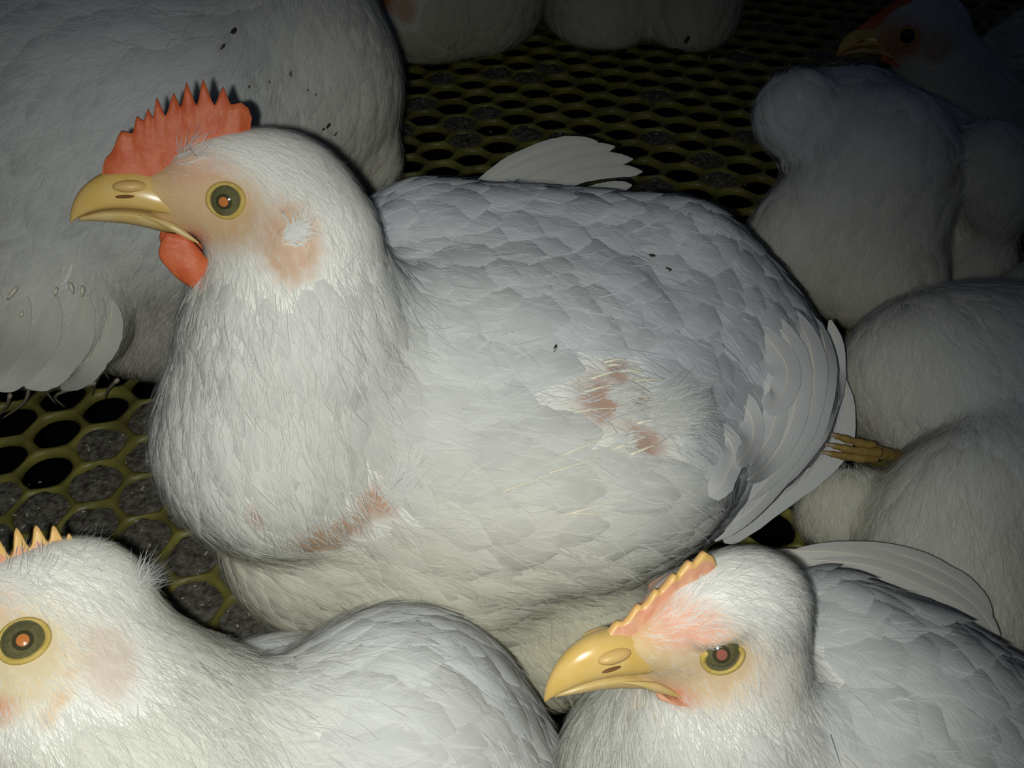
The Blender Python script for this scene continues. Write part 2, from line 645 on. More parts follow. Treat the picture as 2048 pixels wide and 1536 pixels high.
def beak_meshes(hf, gape=0.0):
    up = [(1.5, .3, -.75, .70), (2.0, .58, -.66, .74), (2.6, .72, -.52, .70), (3.2, .74, -.46, .62), (3.7, .60, -.48, .52), (4.1, .36, -.57, .41), (4.4, .06, -.69, .29),
          (4.6, -.25, -.80, .19), (4.72, -.56, -.88, .11), (4.78, -.82, -.95, .05)]
    lo = [(1.3, -1.15, -1.45, .70), (2.0, -.75, -1.30, .64), (2.6, -.55, -1.12, .55), (3.2, -.50, -.98, .46), (3.8, -.53, -.91, .36), (4.2, -.63, -.87, .25), (4.5, -.74, -.88, .11)]

    def densify(st):
        st = np.array(st)
        return catmull(st, 28)

    def build(st, upper):
        rings = []
        for f, t, b, hw in densify(st):
            a = np.linspace(0, 2 * math.pi, 20, endpoint=False)
            ca, sa = np.cos(a), np.sin(a)
            mid = b + (t - b) * (0.30 if upper else 0.75)
            s = hw * np.sign(ca) * np.abs(ca) ** 0.85
            if upper:
                u = np.where(sa > 0, mid + (t - mid) * np.abs(sa) ** 1.0, mid - (mid - b) * np.abs(sa) ** 0.7)
                s = s * np.where(sa > 0, 1 - 0.12 * sa, 1.0)
            else:
                u = np.where(sa > 0, mid + (t - mid) * np.abs(sa) ** 0.7, mid - (mid - b) * np.abs(sa))
            rings.append(np.stack([np.full_like(u, f), u, s], -1))
        v, q, t = loft(np.array(rings))
        return hf.w(v[:, 0], v[:, 1], v[:, 2]), q, t

    return build(up, True), build(lo, False)


def ellipsoid_mesh(c, R, rad, nu=20, nv=12):
    th = np.linspace(0.02, math.pi - 0.02, nv)
    ph = np.linspace(0, 2 * math.pi, nu, endpoint=False)
    rings = np.stack([np.sin(th)[:, None] * np.cos(ph)[None], np.sin(th)[:, None] * np.sin(ph)[None], np.cos(th)[:, None].repeat(nu, 1)], -1)
    v, q, t = loft(rings)
    return c + (v * np.asarray(rad)) @ R.T, q, t


def cap_mesh(c, axis_f, axis_u, axis_s, r, ang0, ang1, nu=28, nv=8):
    """part of a sphere round axis_s"""
    th = np.linspace(ang0, ang1, nv)
    ph = np.linspace(0, 2 * math.pi, nu, endpoint=False)
    v = []
    for t in th:
        for p in ph:
            v.append(c + r * (math.cos(t) * axis_s + math.sin(t) * (math.cos(p) * axis_f + math.sin(p) * axis_u)))
    q = grid_quads(nu, nv, closed_u=True)
    t = None
    if ang0 < 1e-3:
        pass
    return np.array(v), q[:, ::-1], t


def add_head(root, hf, body, comb=COMB, comb_mat='comb', comb_label=None, wattle=True, wattle_size=1.0, wattle_mat='comb', es=.95, pupil='pupil', lid_drop=0.0, dull=False,
             pegs=False, face_mat='cere', comb_lean=0.0, lobe=True, gaze=0.0):
    sides = (1, -1)
    (uv_, uq, ut), (lv, lq, lt) = beak_meshes(hf)
    ub = link('upper_beak', make_mesh('upper_beak', uv_, uq, ut, M['beak']), root)
    link('lower_beak', make_mesh('lower_beak', lv, lq, lt, M['beak_pale']), root)
    for s in sides:
        v, q, t = ellipsoid_mesh(hf.w(2.85, .30, .50 * s), hf.R(), np.array([.52, .20, .24]) * hf.sc)
        link('nostril_flap', make_mesh('nostril_flap', v, q, t, M['cere']), root)
        v, q, t = ellipsoid_mesh(hf.w(3.02, .02, .66 * s), hf.R(), np.array([.30, .055, .06]) * hf.sc, 12, 8)
        link('nostril', make_mesh('nostril', v, q, t, M['nostril']), ub)
        # fleshy corner of the mouth
        pts = hf.w(np.array([2.7, 2.2, 1.7, 1.25, .95]), np.array([-.60, -.74, -.98, -1.28, -1.5]), s * np.array([.58, .70, .80, .90, .95]))
        v, q, t = tube(catmull(pts, 14), np.interp(np.linspace(0, 1, 14), [0, .5, 1], [.015, .14, .03]) * hf.sc, 10)
        link('mouth_corner', make_mesh('mouth_corner', v, q, t, M['beak_pale']), root)
    if comb is not None:
        cv, cq, vv = comb_mesh(hf, comb, thick=0.24 if pegs else 0.34, tip_thick=0.13 if pegs else 0.09, pegs=pegs)
        if comb_lean:
            lc = hf.local(cv)
            lc[:, 2] += comb_lean * np.clip(lc[:, 1] - 0.8, 0, None) ** 1.2
            cv = hf.w(lc[:, 0], lc[:, 1], lc[:, 2])
        me = make_mesh('comb', cv, cq, None, M[comb_mat])
        if comb_mat == 'comb_pale':
            me.materials.append(M['comb_tip'])
            mi = (vv[cq].mean(1) > (0.70 if pegs else 0.86)).astype(np.int32)
            me.polygons.foreach_set('material_index', mi)
        link('comb', me, root, label=comb_label)
    for s in sides:
        if wattle:
            z = wattle_size
            n = 12
            rings = []
            for t in np.linspace(0, 1, n):
                a = np.linspace(0, 2 * math.pi, 20, endpoint=False)
                cf = np.interp(t, [0, .3, .7, 1], [1.62, 1.5, 1.05, .55])
                cu = -1.2 - 1.95 * t * z
                w = np.interp(t, [0, .15, .4, .7, .9, 1], [.28, .48, .72, .62, .38, .08]) * z
                th = np.interp(t, [0, .5, .9, 1], [.16, .24, .17, .04])
                rings.append(np.stack([cf + w * np.cos(a), cu + 0.18 * w * np.cos(a), s * (.80 + .22 * t) + th * np.sin(a) + .04 * np.sin(3 * a + 5 * t)], -1))
            v, q, t = loft(np.array(rings))
            link('wattle', make_mesh('wattle', hf.w(v[:, 0], v[:, 1], v[:, 2]), q, t, M[wattle_mat]), root)
        # eye
        p = hf.surf(body, 0, 0, s)
        ss = float(hf.local(p)[2]) * s
        r = 0.66 * es
        nrm0 = nz(body.grad((p + hf.sc * np.array([[0, 0, 0], .4 * hf.f, -.4 * hf.f, .4 * hf.u, -.4 * hf.u]))).mean(0))
        nrm0 = nz(nrm0 * .8 + hf.s * s * .2)
        ft_ = nz(hf.f - (hf.f @ nrm0) * nrm0)
        ut_ = np.cross(nrm0, ft_) * (1 if np.cross(nrm0, ft_) @ hf.u > 0 else -1)
        c = p - nrm0 * 0.35 * es * hf.sc
        look = nrm0
        if s > 0 and gaze > 0:
            look = nz(look * (1 - gaze) + nz(CAM - c) * gaze)
        lf_ = nz(hf.f - (hf.f @ look) * look)
        ax = (lf_, np.cross(look, lf_) * s, look)
        v, q, t = ellipsoid_mesh(c, hf.R(), np.array([r, r, r]) * hf.sc, 28, 18)
        eye = link('eye', make_mesh('eye', v, q, t, M['eye_dark'] if dull else M['iris']), root)
        if not dull:
            v, q, t = cap_mesh(c, *ax, (r + 0.012) * hf.sc, 0.001, 0.40)
            link('pupil_rim', make_mesh('pupil_rim', v, q if s > 0 else q[:, ::-1], t, M['pupil_rim']), eye)
            v, q, t = cap_mesh(c, *ax, (r + 0.022) * hf.sc, 0.001, 0.235)
            link('pupil', make_mesh('pupil', v, q if s > 0 else q[:, ::-1], t, M[pupil]), eye)
        # ring of the eyelids following the head
        a = np.linspace(0, 2 * math.pi, 36, endpoint=False)
        ring = []
        for t in a:
            rf, ru = 0.60 * es, 0.54 * es
            uu = ru * math.sin(t)
            if uu > 0:
                uu *= (1 - lid_drop)
            q_ = body.project((p + hf.sc * (rf * math.cos(t) * ft_ + uu * ut_))[None])[0]
            ring.append(q_)
        ring = np.array(ring)
        nrm = body.grad(ring)
        cen = ring.mean(0)
        rad = nz(ring - cen)
        mn = 12
        al = np.linspace(0, 2 * math.pi, mn, endpoint=False)
        tor = ring[:, None, :] + hf.sc * (np.cos(al)[None, :, None] * 0.09 * rad[:, None, :] + np.sin(al)[None, :, None] * 0.09 * nrm[:, None, :] + 0.035 * nrm[:, None, :])
        v = tor.reshape(-1, 3)
        q = []
        for i in range(36):
            for j in range(mn):
                i2, j2 = (i + 1) % 36, (j + 1) % mn
                q.append((i * mn + j, i2 * mn + j, i2 * mn + j2, i * mn + j2))
        link('eyelid', make_mesh('eyelid', v, np.array(q), None, M['lid']), root)
        if lid_drop > 9:
            a = np.linspace(0.15, math.pi - 0.15, 20)
            rows = []
            for k in np.linspace(0, 1, 7):
                el_ = []
                for t in a:
                    elev = (1 - k) * 0.22 * math.sin(t) + k * 1.1
                    az = math.cos(t) * 1.15
                    el_.append(c + hf.sc * (r + 0.10) * (math.sin(az) * math.cos(elev) * hf.f + math.sin(elev) * hf.u + math.cos(az) * math.cos(elev) * hf.s * s))
                rows.append(el_)
            v = np.array(rows).reshape(-1, 3)
            link('upper_eyelid', make_mesh('upper_eyelid', v, grid_quads(20, 7), None, M['brow']), root)
        # ear lobe
        if not lobe:
            continue
        lp = hf.surf(body, -1.8, -1.2, s)
        n_ = body.grad(lp[None])[0]
        lp = lp - n_ * 0.055 * hf.sc
        tx = nz(hf.f - (hf.f @ n_) * n_)
        ty = np.cross(n_, tx)
        v, q, t = ellipsoid_mesh(lp, np.stack([tx, ty, n_], 1), np.array([.60, .75, .10]) * hf.sc)
        link('earlobe', make_mesh('earlobe', v, q, t, M['lobe']), root)


# ------------------------------------------------------------------ plumage
class Zone:
    def __init__(self, region, px, py, dx, dy, L=0.022, Wd=0.012, hair=30, hl=0.010, tint=(.80, .79, .74), R=0.05, d=None, lift=0.0016, vane=1.0, hw=0.0004, dd=0.0):
        self.__dict__.update(locals())


def pick_weights(pts, zones):
    zp = np.array([z.pos for z in zones])
    zr = np.array([z.R for z in zones])
    d2 = ((pts[:, None, :] - zp[None]) ** 2).sum(-1) / (zr[None] ** 2)
    d2 = d2 - d2.min(1, keepdims=True)
    w = np.exp(-d2 * 2.0)
    return w / w.sum(1, keepdims=True)


def sample_surface(V, Q, n, rng):
    T = np.concatenate([Q[:, [0, 1, 2]], Q[:, [0, 2, 3]]])
    a, b, c = V[T[:, 0]], V[T[:, 1]], V[T[:, 2]]
    ar = 0.5 * np.linalg.norm(np.cross(b - a, c - a), axis=1)
    pr = ar / ar.sum()
    i = rng.choice(len(T), n, p=pr)
    r1, r2 = rng.random(n), rng.random(n)
    s = np.sqrt(r1)
    return a[i] * (1 - s)[:, None] + b[i] * (s * (1 - r2))[:, None] + c[i] * (s * r2)[:, None], ar.sum()


def thin(pts, rad):
    """greedy dart throwing with a radius per point"""
    keep = []
    cell = float(rad.max())
    grid = {}
    K = np.floor(pts / cell).astype(int)
    for i in range(len(pts)):
        k = K[i]
        ok = True
        for a in (-1, 0, 1):
            for b in (-1, 0, 1):
                for c in (-1, 0, 1):
                    for j in grid.get((k[0] + a, k[1] + b, k[2] + c), ()):
                        e = pts[i] - pts[j]
                        if e[0] * e[0] + e[1] * e[1] + e[2] * e[2] < rad[i] * rad[i]:
                            ok = False
                            break
                    if not ok: break
                if not ok: break
            if not ok: break
        if ok:
            keep.append(i)
            grid.setdefault((k[0], k[1], k[2]), []).append(i)
    return np.array(keep, dtype=int)


def vane_arrays(body, p, t, L, Wd, lift, tint, rng, nu=5, nv=7, off=0.0004, cup=0.05):
    n = len(p)
    u = np.linspace(-1, 1, nu)
    v = np.linspace(0, 1, nv)
    prof = np.interp(v, [0, .12, .35, .6, .8, .92, 1], [.30, .62, .95, 1, .82, .52, .10])
    nrm = body.grad(p)
    b = np.cross(nrm, t)
    curve = rng.normal(0, 0.07, n)
    lat = (u[None, None, :] * prof[None, :, None]) * Wd[:, None, None] * 0.5 + (curve[:, None] * L[:, None] * (v ** 2)[None])[:, :, None]
    along = (v[None, :, None] - 0.10 * (u ** 2)[None, None, :] * (v * (1 - v ** 4))[None, :, None]) * L[:, None, None]
    pos = p[:, None, None, :] + t[:, None, None, :] * along[..., None] + b[:, None, None, :] * lat[..., None]
    flat = pos.reshape(-1, 3)
    flat = body.project(flat, 2)
    g = body.grad(flat).reshape(n, nv, nu, 3)
    flat = flat.reshape(n, nv, nu, 3)
    jit = rng.uniform(0, 0.0006, n)
    hgt = off + jit[:, None, None] + lift[:, None, None] * (v ** 1.4)[None, :, None] + (cup * Wd * 0.5)[:, None, None] * ((1 - u ** 2) * 1.0)[None, None, :] * prof[None, :, None] - (cup * Wd * 0.25)[:, None, None] * (v ** 4)[None, :, None]
    out = flat + g * hgt[..., None]
    verts = out.reshape(-1, 3)
    q = grid_quads(nu, nv)[:, ::-1]
    quads = (q[None] + (np.arange(n) * nu * nv)[:, None, None]).reshape(-1, 4)
    tc = np.repeat(tint[:, None, :], nu * nv, 1).reshape(-1, 3)
    uv = np.stack(np.broadcast_arrays(u[None, None, :], (v[None, :, None] + rng.random(n)[:, None, None] * 20)), -1).reshape(-1, 2)
    # soft rounded shading of each feather: the body's own normal, tilted over its width and towards its tip
    tt = t[:, None, None, :] - (g * t[:, None, None, :]).sum(-1, keepdims=True) * g
    bb = np.cross(g, tt)
    nr = nz(g + bb * (0.30 * u)[None, None, :, None] + tt * (0.42 * (v - .45))[None, :, None, None])
    return verts, quads, tc, uv, nr.reshape(-1, 3)


def hair_arrays(body, p, t, L, w, lift, tint, rng, off=0.0003, drape=True):
    n = len(p)
    nrm = body.grad(p)
    b = np.cross(nrm, t)
    bend = rng.normal(0, 0.15, n)
    rows = []
    nrs = []
    tilt = rng.normal(0, 0.20, n)[:, None] * b + rng.normal(0, 0.15, n)[:, None] * t
    for v, ww in ((0, .7), (.5, 1.0), (1.0, 0.0)):
        c = p + t * (v * L)[:, None] + b * (bend * v * v * L)[:, None]
        if drape:
            c = body.project(c, 1)
            g = body.grad(c)
        else:
            g = nrm
        c = c + g * (off + lift * v ** 1.3)[:, None]
        if ww > 0:
            nrs += [nz(g + tilt)] * 2
            rows.append(c - b * (w * ww * .5)[:, None])
            rows.append(c + b * (w * ww * .5)[:, None])
        else:
            nrs.append(nz(g + tilt))
            rows.append(c)
    verts = np.stack(rows, 1).reshape(-1, 3)
    base = (np.arange(n) * 5)[:, None]
    quads = base + np.array([[1, 0, 2, 3]])
    tris = base + np.array([[3, 2, 4]])
    return verts, quads, tris, np.repeat(tint, 5, 0), np.stack(nrs, 1).reshape(-1, 3)


def feather_strip(name, root, pts, width, normal, mat='flight', tint=(.78, .77, .74), tip=0.5, camber=0.10, nu=7, nv=22, shaft=True, wl=0.5, notch=None):
    """one long flight or tail feather along a curve of world points"""
    sp_ = catmull(pts, nv)
    tan = nz(np.gradient(sp_, axis=0))
    nn = np.asarray(normal, float)
    if nn.ndim == 1:
        nn = np.repeat(nn[None], nv, 0)
    else:
        nn = catmull(nn, nv)
    nn = nz(nn - (nn * tan).sum(-1, keepdims=True) * tan)
    bb = np.cross(nn, tan)
    v = np.linspace(0, 1, nv)
    prof = np.interp(v, [0, .1, .35, .75, .9, .97, 1], [.10, .55, 1, .95, .72, .40, .08])
    u = np.linspace(-1, 1, nu)
    lat = np.where(u < 0, u * 2 * wl, u * 2 * (1 - wl))
    rr = np.random.default_rng(abs(hash(tuple(np.round(sp_[0], 4)))) % 2 ** 31)
    ragg = 1 + 0.03 * rr.normal(size=(nv, 1))
    V = sp_[:, None, :] + bb[:, None, :] * (lat[None, :, None] * (prof[:, None] * ragg * width * 0.5)[:, :, None]) \
        - nn[:, None, :] * ((np.abs(u) ** 1.6)[None, :, None] * (prof * width * camber)[:, None, None])
    verts = V.reshape(-1, 3)
    uv = np.stack(np.broadcast_arrays(u[None, :], (v * len(pts) * 1.6 + rr.random() * 9)[:, None]), -1).reshape(-1, 2)
    o = link(name, make_mesh(name, verts, grid_quads(nu, nv)[:, ::-1], None, M[mat], np.repeat(np.array([tint]), len(verts), 0), uv), root)
    if shaft:
        tv, tq, tt = tube(sp_ + nn * 0.0003, np.interp(v, [0, 1], [width * 0.022, width * 0.007]), 6)
        link('shaft', make_mesh('shaft', tv, tq, tt, M['quill']), o)
    return o


def dress(root, body, V, Q, zones, hf=None, bare=(), q=1.0, rng=RNG, face_r=2.3, sparse_back=True, face_col=(.62, .42, .27), regions=True, hair_scale=1.0):
    for z in zones:
        p = None
        if z.d is None:
            p = body.hit(z.px, z.py)
        if p is None:
            p = P(z.px, z.py, z.d or 0.4)
        z.pos = p
        z.dir = nz(CR * z.dx - CU * z.dy + CF * z.dd)
    names = sorted(set(z.region for z in zones))
    ridx = np.array([names.index(z.region) for z in zones])
    zL = np.array([z.L for z in zones]); zW = np.array([z.Wd for z in zones]); zh = np.array([z.hair for z in zones])
    zl = np.array([z.hl for z in zones]); zt = np.array([z.tint for z in zones]); zd = np.array([z.dir for z in zones])
    zlift = np.array([z.lift for z in zones]); zv = np.array([z.vane for z in zones]); zw = np.array([z.hw for z in zones])

    def setup(pts):
        w = pick_weights(pts, zones)
        n = body.grad(pts)
        t = w @ zd
        t = t - (t * n).sum(1, keepdims=True) * n
        return w, n, nz(t)

    def bare_mask(pts):
        m = np.zeros(len(pts))
        for (c, r, col) in bare:
            m = np.maximum(m, np.clip(1.4 - np.linalg.norm(pts - c, axis=1) / r, 0, 1))
        return m

    def head_mask(pts):
        """0 away from the face, 1 on bare face; also what must stay clear (eye, beak, comb)"""
        if hf is None:
            return np.zeros(len(pts)), np.zeros(len(pts), bool), np.zeros(len(pts))
        l = hf.local(pts)
        f, u, s = l[:, 0], l[:, 1], np.abs(l[:, 2])
        face = np.clip(1.35 - np.sqrt(((f - 0.9) / 1.75) ** 2 + ((u + .25) / 1.15) ** 2), 0, 1)
        face = np.maximum(face, np.clip(1.3 - np.sqrt(((f + 1.7) / .95) ** 2 + ((u + 1.05) / 1.1) ** 2), 0, 1) * (s > .5))
        face = np.clip(face * 1.4, 0, 1) * (np.abs(l).max(1) < 6)
        clear = ((f / .78) ** 2 + (u / .68) ** 2 < 1) & (np.abs(l[:, 2]) < 3)
        clear |= (f > 2.15) & (f < 6) & (np.abs(u) < 3)
        comb = (s < 0.32) & (u > 0.3) & (f < 3.6) & (f > -0.9) & (u < 4)
        clear |= comb
        near = np.clip(5.2 - np.sqrt((f + 1.0) ** 2 + (u * 1.0) ** 2 + s ** 2), 0, 1) * np.clip((u + 3.0), 0, 1)
        return face, clear, near

    out = {nm: [] for nm in names}
    # ---- contour feathers
    cand, area = sample_surface(V, Q, int(min(30000, 2600000 * 1e-4 * 0 + 9000 + 9000 * q)), rng)
    cand = body.project(cand, 2)
    w, n, t = setup(cand)
    L = w @ zL; Wd = w @ zW
    fa, cl, near = head_mask(cand)
    ok = (rng.random(len(cand)) < (w @ zv)) & (near < rng.random(len(cand)) * .9) & (fa < 0.03) & (cand[:, 2] > 0.008)
    mid = cand + t * (L * 0.5)[:, None]
    for k_ in (0, .35, .7, .95):
        for (c_, r_, _c) in bare:
            ok &= np.linalg.norm(cand + t * (L * k_)[:, None] - c_, axis=1) > r_ * 0.95 + Wd * 0.36
    toC = nz(CAM - cand)
    facing = (n * toC).sum(1)
    ok &= facing > -0.75
    cand, w, n, t, L, Wd, near = cand[ok], w[ok], n[ok], t[ok], L[ok], Wd[ok], near[ok]
    rad = np.sqrt(L * Wd) * 0.30 / math.sqrt(q if q < 1 else 1)
    k = thin(cand, rad)
    cand, w, n, t, L, Wd = cand[k], w[k], n[k], t[k], L[k], Wd[k]
    ang = rng.normal(0, 0.14, len(cand))
    b = np.cross(n, t)
    t = t * np.cos(ang)[:, None] + b * np.sin(ang)[:, None]
    L = L * rng.uniform(.85, 1.15, len(L)); Wd = Wd * rng.uniform(.85, 1.12, len(L))
    tint = np.clip((w @ zt) * rng.uniform(.93, 1.03, (len(L), 1)), 0, .95)
    lift = (w @ zlift) * rng.uniform(.6, 1.35, len(L))
    reg = ridx[w.argmax(1)]
    nvane = len(cand)
    for ri, nm in enumerate(names):
        m = reg == ri
        if m.any():
            out[nm].append(('v',) + vane_arrays(body, cand[m], t[m], L[m], Wd[m], lift[m], tint[m], rng))
    # ---- fine down
    dens = zh.max()
    N = int(min(120000, area * 1e4 * dens * 1.0 * hair_scale))
    pts, _ = sample_surface(V, Q, N, rng)
    w, n, t = setup(pts)
    fa, cl, near = head_mask(pts)
    pr = (w @ zh) / dens
    pr = pr * (1 - 0.55 * np.clip(fa, 0, 1)) * (1 - 0.93 * np.clip(bare_mask(pts) * 2.0 - .7, 0, 1))
    facing = (n * nz(CAM - pts)).sum(1)
    pr = np.where(facing < -0.3, pr * 0.3, pr)
    ok = (rng.random(len(pts)) < pr) & (~cl) & (pts[:, 2] > 0.006)
    pts, w, n, t, fa, near = pts[ok], w[ok], n[ok], t[ok], fa[ok], near[ok]
    ang = rng.normal(0, 0.28, len(pts))
    b = np.cross(n, t)
    t = t * np.cos(ang)[:, None] + b * np.sin(ang)[:, None]
    hl = (w @ zl) * rng.uniform(.55, 1.25, len(pts)) * (1 - 0.55 * fa)
    hw = (w @ zw) * 0.85 * rng.uniform(.6, 1.3, len(pts)) * (1 - 0.4 * near) * (1 - 0.3 * fa)
    tint = np.clip((w @ zt) * rng.uniform(.92, 1.06, (len(pts), 1)), 0, .97)
    reg = ridx[w.argmax(1)]
    offs = 0.0004 + (1 - near) * (1 - np.clip(fa, 0, 1)) * rng.uniform(0.0004, 0.0030, len(pts))
    lift = hl * rng.uniform(.03, .16, len(pts))
    for ri, nm in enumerate(names):
        m = reg == ri
        if m.any():
            a = hair_arrays(body, pts[m], t[m], hl[m], hw[m], lift[m], tint[m], rng, off=offs[m])
            out[nm].append(('h',) + a)
    nh = len(pts)
    for nm in names:
        vs, qs, ts, tcs, uvs, mi, ns = [], [], [], [], [], [], []
        o = 0
        for a in out[nm]:
            if a[0] == 'v':
                _, v_, q_, tc, uv, n_ = a
                t_ = None
            else:
                _, v_, q_, t_, tc, n_ = a
                uv = np.zeros((len(v_), 2))
            ns.append(n_); vs.append(v_); qs.append(q_ + o); tcs.append(tc); uvs.append(uv)
            mi.append(np.full(len(q_), 0 if a[0] == 'v' else 1))
            if t_ is not None:
                ts.append(t_ + o)
            o += len(v_)
        if not vs:
            continue
        me = make_mesh(nm, np.concatenate(vs), np.concatenate(qs), np.concatenate(ts) if ts else None, M['vane'], np.concatenate(tcs), np.concatenate(uvs), nor=np.concatenate(ns))
        me.materials.append(M['down'])
        mi = np.concatenate(mi + [np.full(sum(len(x) for x in ts), 1)]).astype(np.int32)
        me.polygons.foreach_set('material_index', mi)
        o_ = link(nm, me, root, kind='stuff')
        o_.cycles.shadow_terminator_geometry_offset = 0.0
    return nvane, nh


def skin_mesh(root, body, V, Q, hf=None, bare=(), base=(.74, .73, .68), face_col=(.62, .42, .24), lobe_amt=1.0, flush=0.5, lobe_sz=1.0, lobe_col=(.60, .41, .28)):
    col = np.repeat(np.array([base]), len(V), 0)
    if hf is not None:
        l = hf.local(V)
        f, u, s = l[:, 0], l[:, 1], np.abs(l[:, 2])
        near = (np.abs(l).max(1) < 6)
        face = np.clip(1.45 - np.sqrt(((f - 0.9) / 1.9) ** 2 + ((u + .25) / 1.25) ** 2), 0, 1)
        face = np.clip(face * 1.6, 0, 1) * near
        col = col * (1 - face[:, None]) + np.array(face_col) * face[:, None]
        lobe = np.clip(1.4 - np.sqrt(((f + 1.75) / .95) ** 2 + ((u + 1.05) / 1.1) ** 2) / lobe_sz, 0, 1)
        wv = np.sin(f * 7.3 + 2 * np.sin(u * 3.1)) * np.sin(u * 5.7 + 1.3 * np.sin(f * 4.2))
        lobe = np.clip(lobe * 1.8 + .30 * wv * (lobe > 0) - .12, 0, 1) * near * (s > .4) * lobe_amt
        col = col * (1 - lobe[:, None]) + np.array(lobe_col) * lobe[:, None]
        fl = np.clip(1.5 - np.sqrt(((f - 1.6) / 1.5) ** 2 + ((u - 1.0) / .55) ** 2), 0, 1) * near
        fl = np.clip(fl * 1.6, 0, 1)[:, None] * flush
        col = col * (1 - fl) + np.array([.66, .36, .25]) * fl
        yl = (np.clip((f - 1.25) / 1.0, 0, 1) * near)[:, None] * .85
        col = col * (1 - yl) + np.array([.60, .42, .17]) * yl
        red = np.clip(1.3 - np.sqrt(((f - 1.1) / .5) ** 2 + ((u + 1.45) / .4) ** 2), 0, 1) * near
        col = col * (1 - .7 * red[:, None]) + np.array([.6, .16, .07]) * .7 * red[:, None]
    for (c, r, bc) in bare:
        wv = np.sin((V[:, 0] - V[:, 2]) * 620) * np.sin((V[:, 1] + V[:, 2]) * 510)
        m = np.clip(1.7 + .25 * wv - np.linalg.norm(V - c, axis=1) / r, 0, 1)[:, None]
        col = col * (1 - m) + np.array(bc) * m
    return link('body', make_mesh('body', V, Q, None, M['skin'], col), root)


def foot(root, toes, rad=0.0032, shank=None):
    """toes: lists of world points from the knuckle to the claw; a swollen pad at every joint"""
    for pts in toes:
        c = catmull(pts, 16)
        v = np.linspace(0, 1, 16)
        r = rad * (1 - .35 * v) * (1 + .12 * np.sin(v * 3 * 2 * math.pi))
        tv, tq, tt = tube(c, r, 10)
        o = link('toe', make_mesh('toe', tv, tq, tt, M['toe']), root)
        e = c[-1]
        d = nz(c[-1] - c[-2])
        cl = catmull([e - d * .001, e + d * .004, e + d * .008 + np.array([0, 0, -.002])], 6)
        tv, tq, tt = tube(cl, np.linspace(rad * .55, rad * .08, 6), 8)
        link('claw', make_mesh('claw', tv, tq, tt, M['claw']), o)
    if shank is not None:
        c = catmull(shank, 12)
        tv, tq, tt = tube(c, np.full(12, rad * 1.35), 12)
        link('shank', make_mesh('shank', tv, tq, tt, M['toe']), root)


def flake(root, body, px, py, size, ang=0.0, asp=2.2, off=0.003):
    p = body.hit(px, py)
    if p is None:
        return
    n = body.grad(p[None])[0]
    d = nz(CR * math.cos(ang) + CU * math.sin(ang))
    tx = nz(d - (d @ n) * n)
    ty = np.cross(n, tx)
    v, q, t = ellipsoid_mesh(np.zeros(3), np.eye(3), np.array([1, 1, 1.0]), 10, 6)
    v = v * (1 + .25 * RNG.normal(size=(len(v), 1)))
    v = p + n * off + (v * np.array([size * asp, size, size * .35])) @ np.stack([tx, ty, n], 1).T
    link('dirt_flake', make_mesh('dirt_flake', v, q, t, M['dirt']), root)


def centre_base(V):
    c = V.mean(0)
    return np.array([c[0], c[1], 0.0])


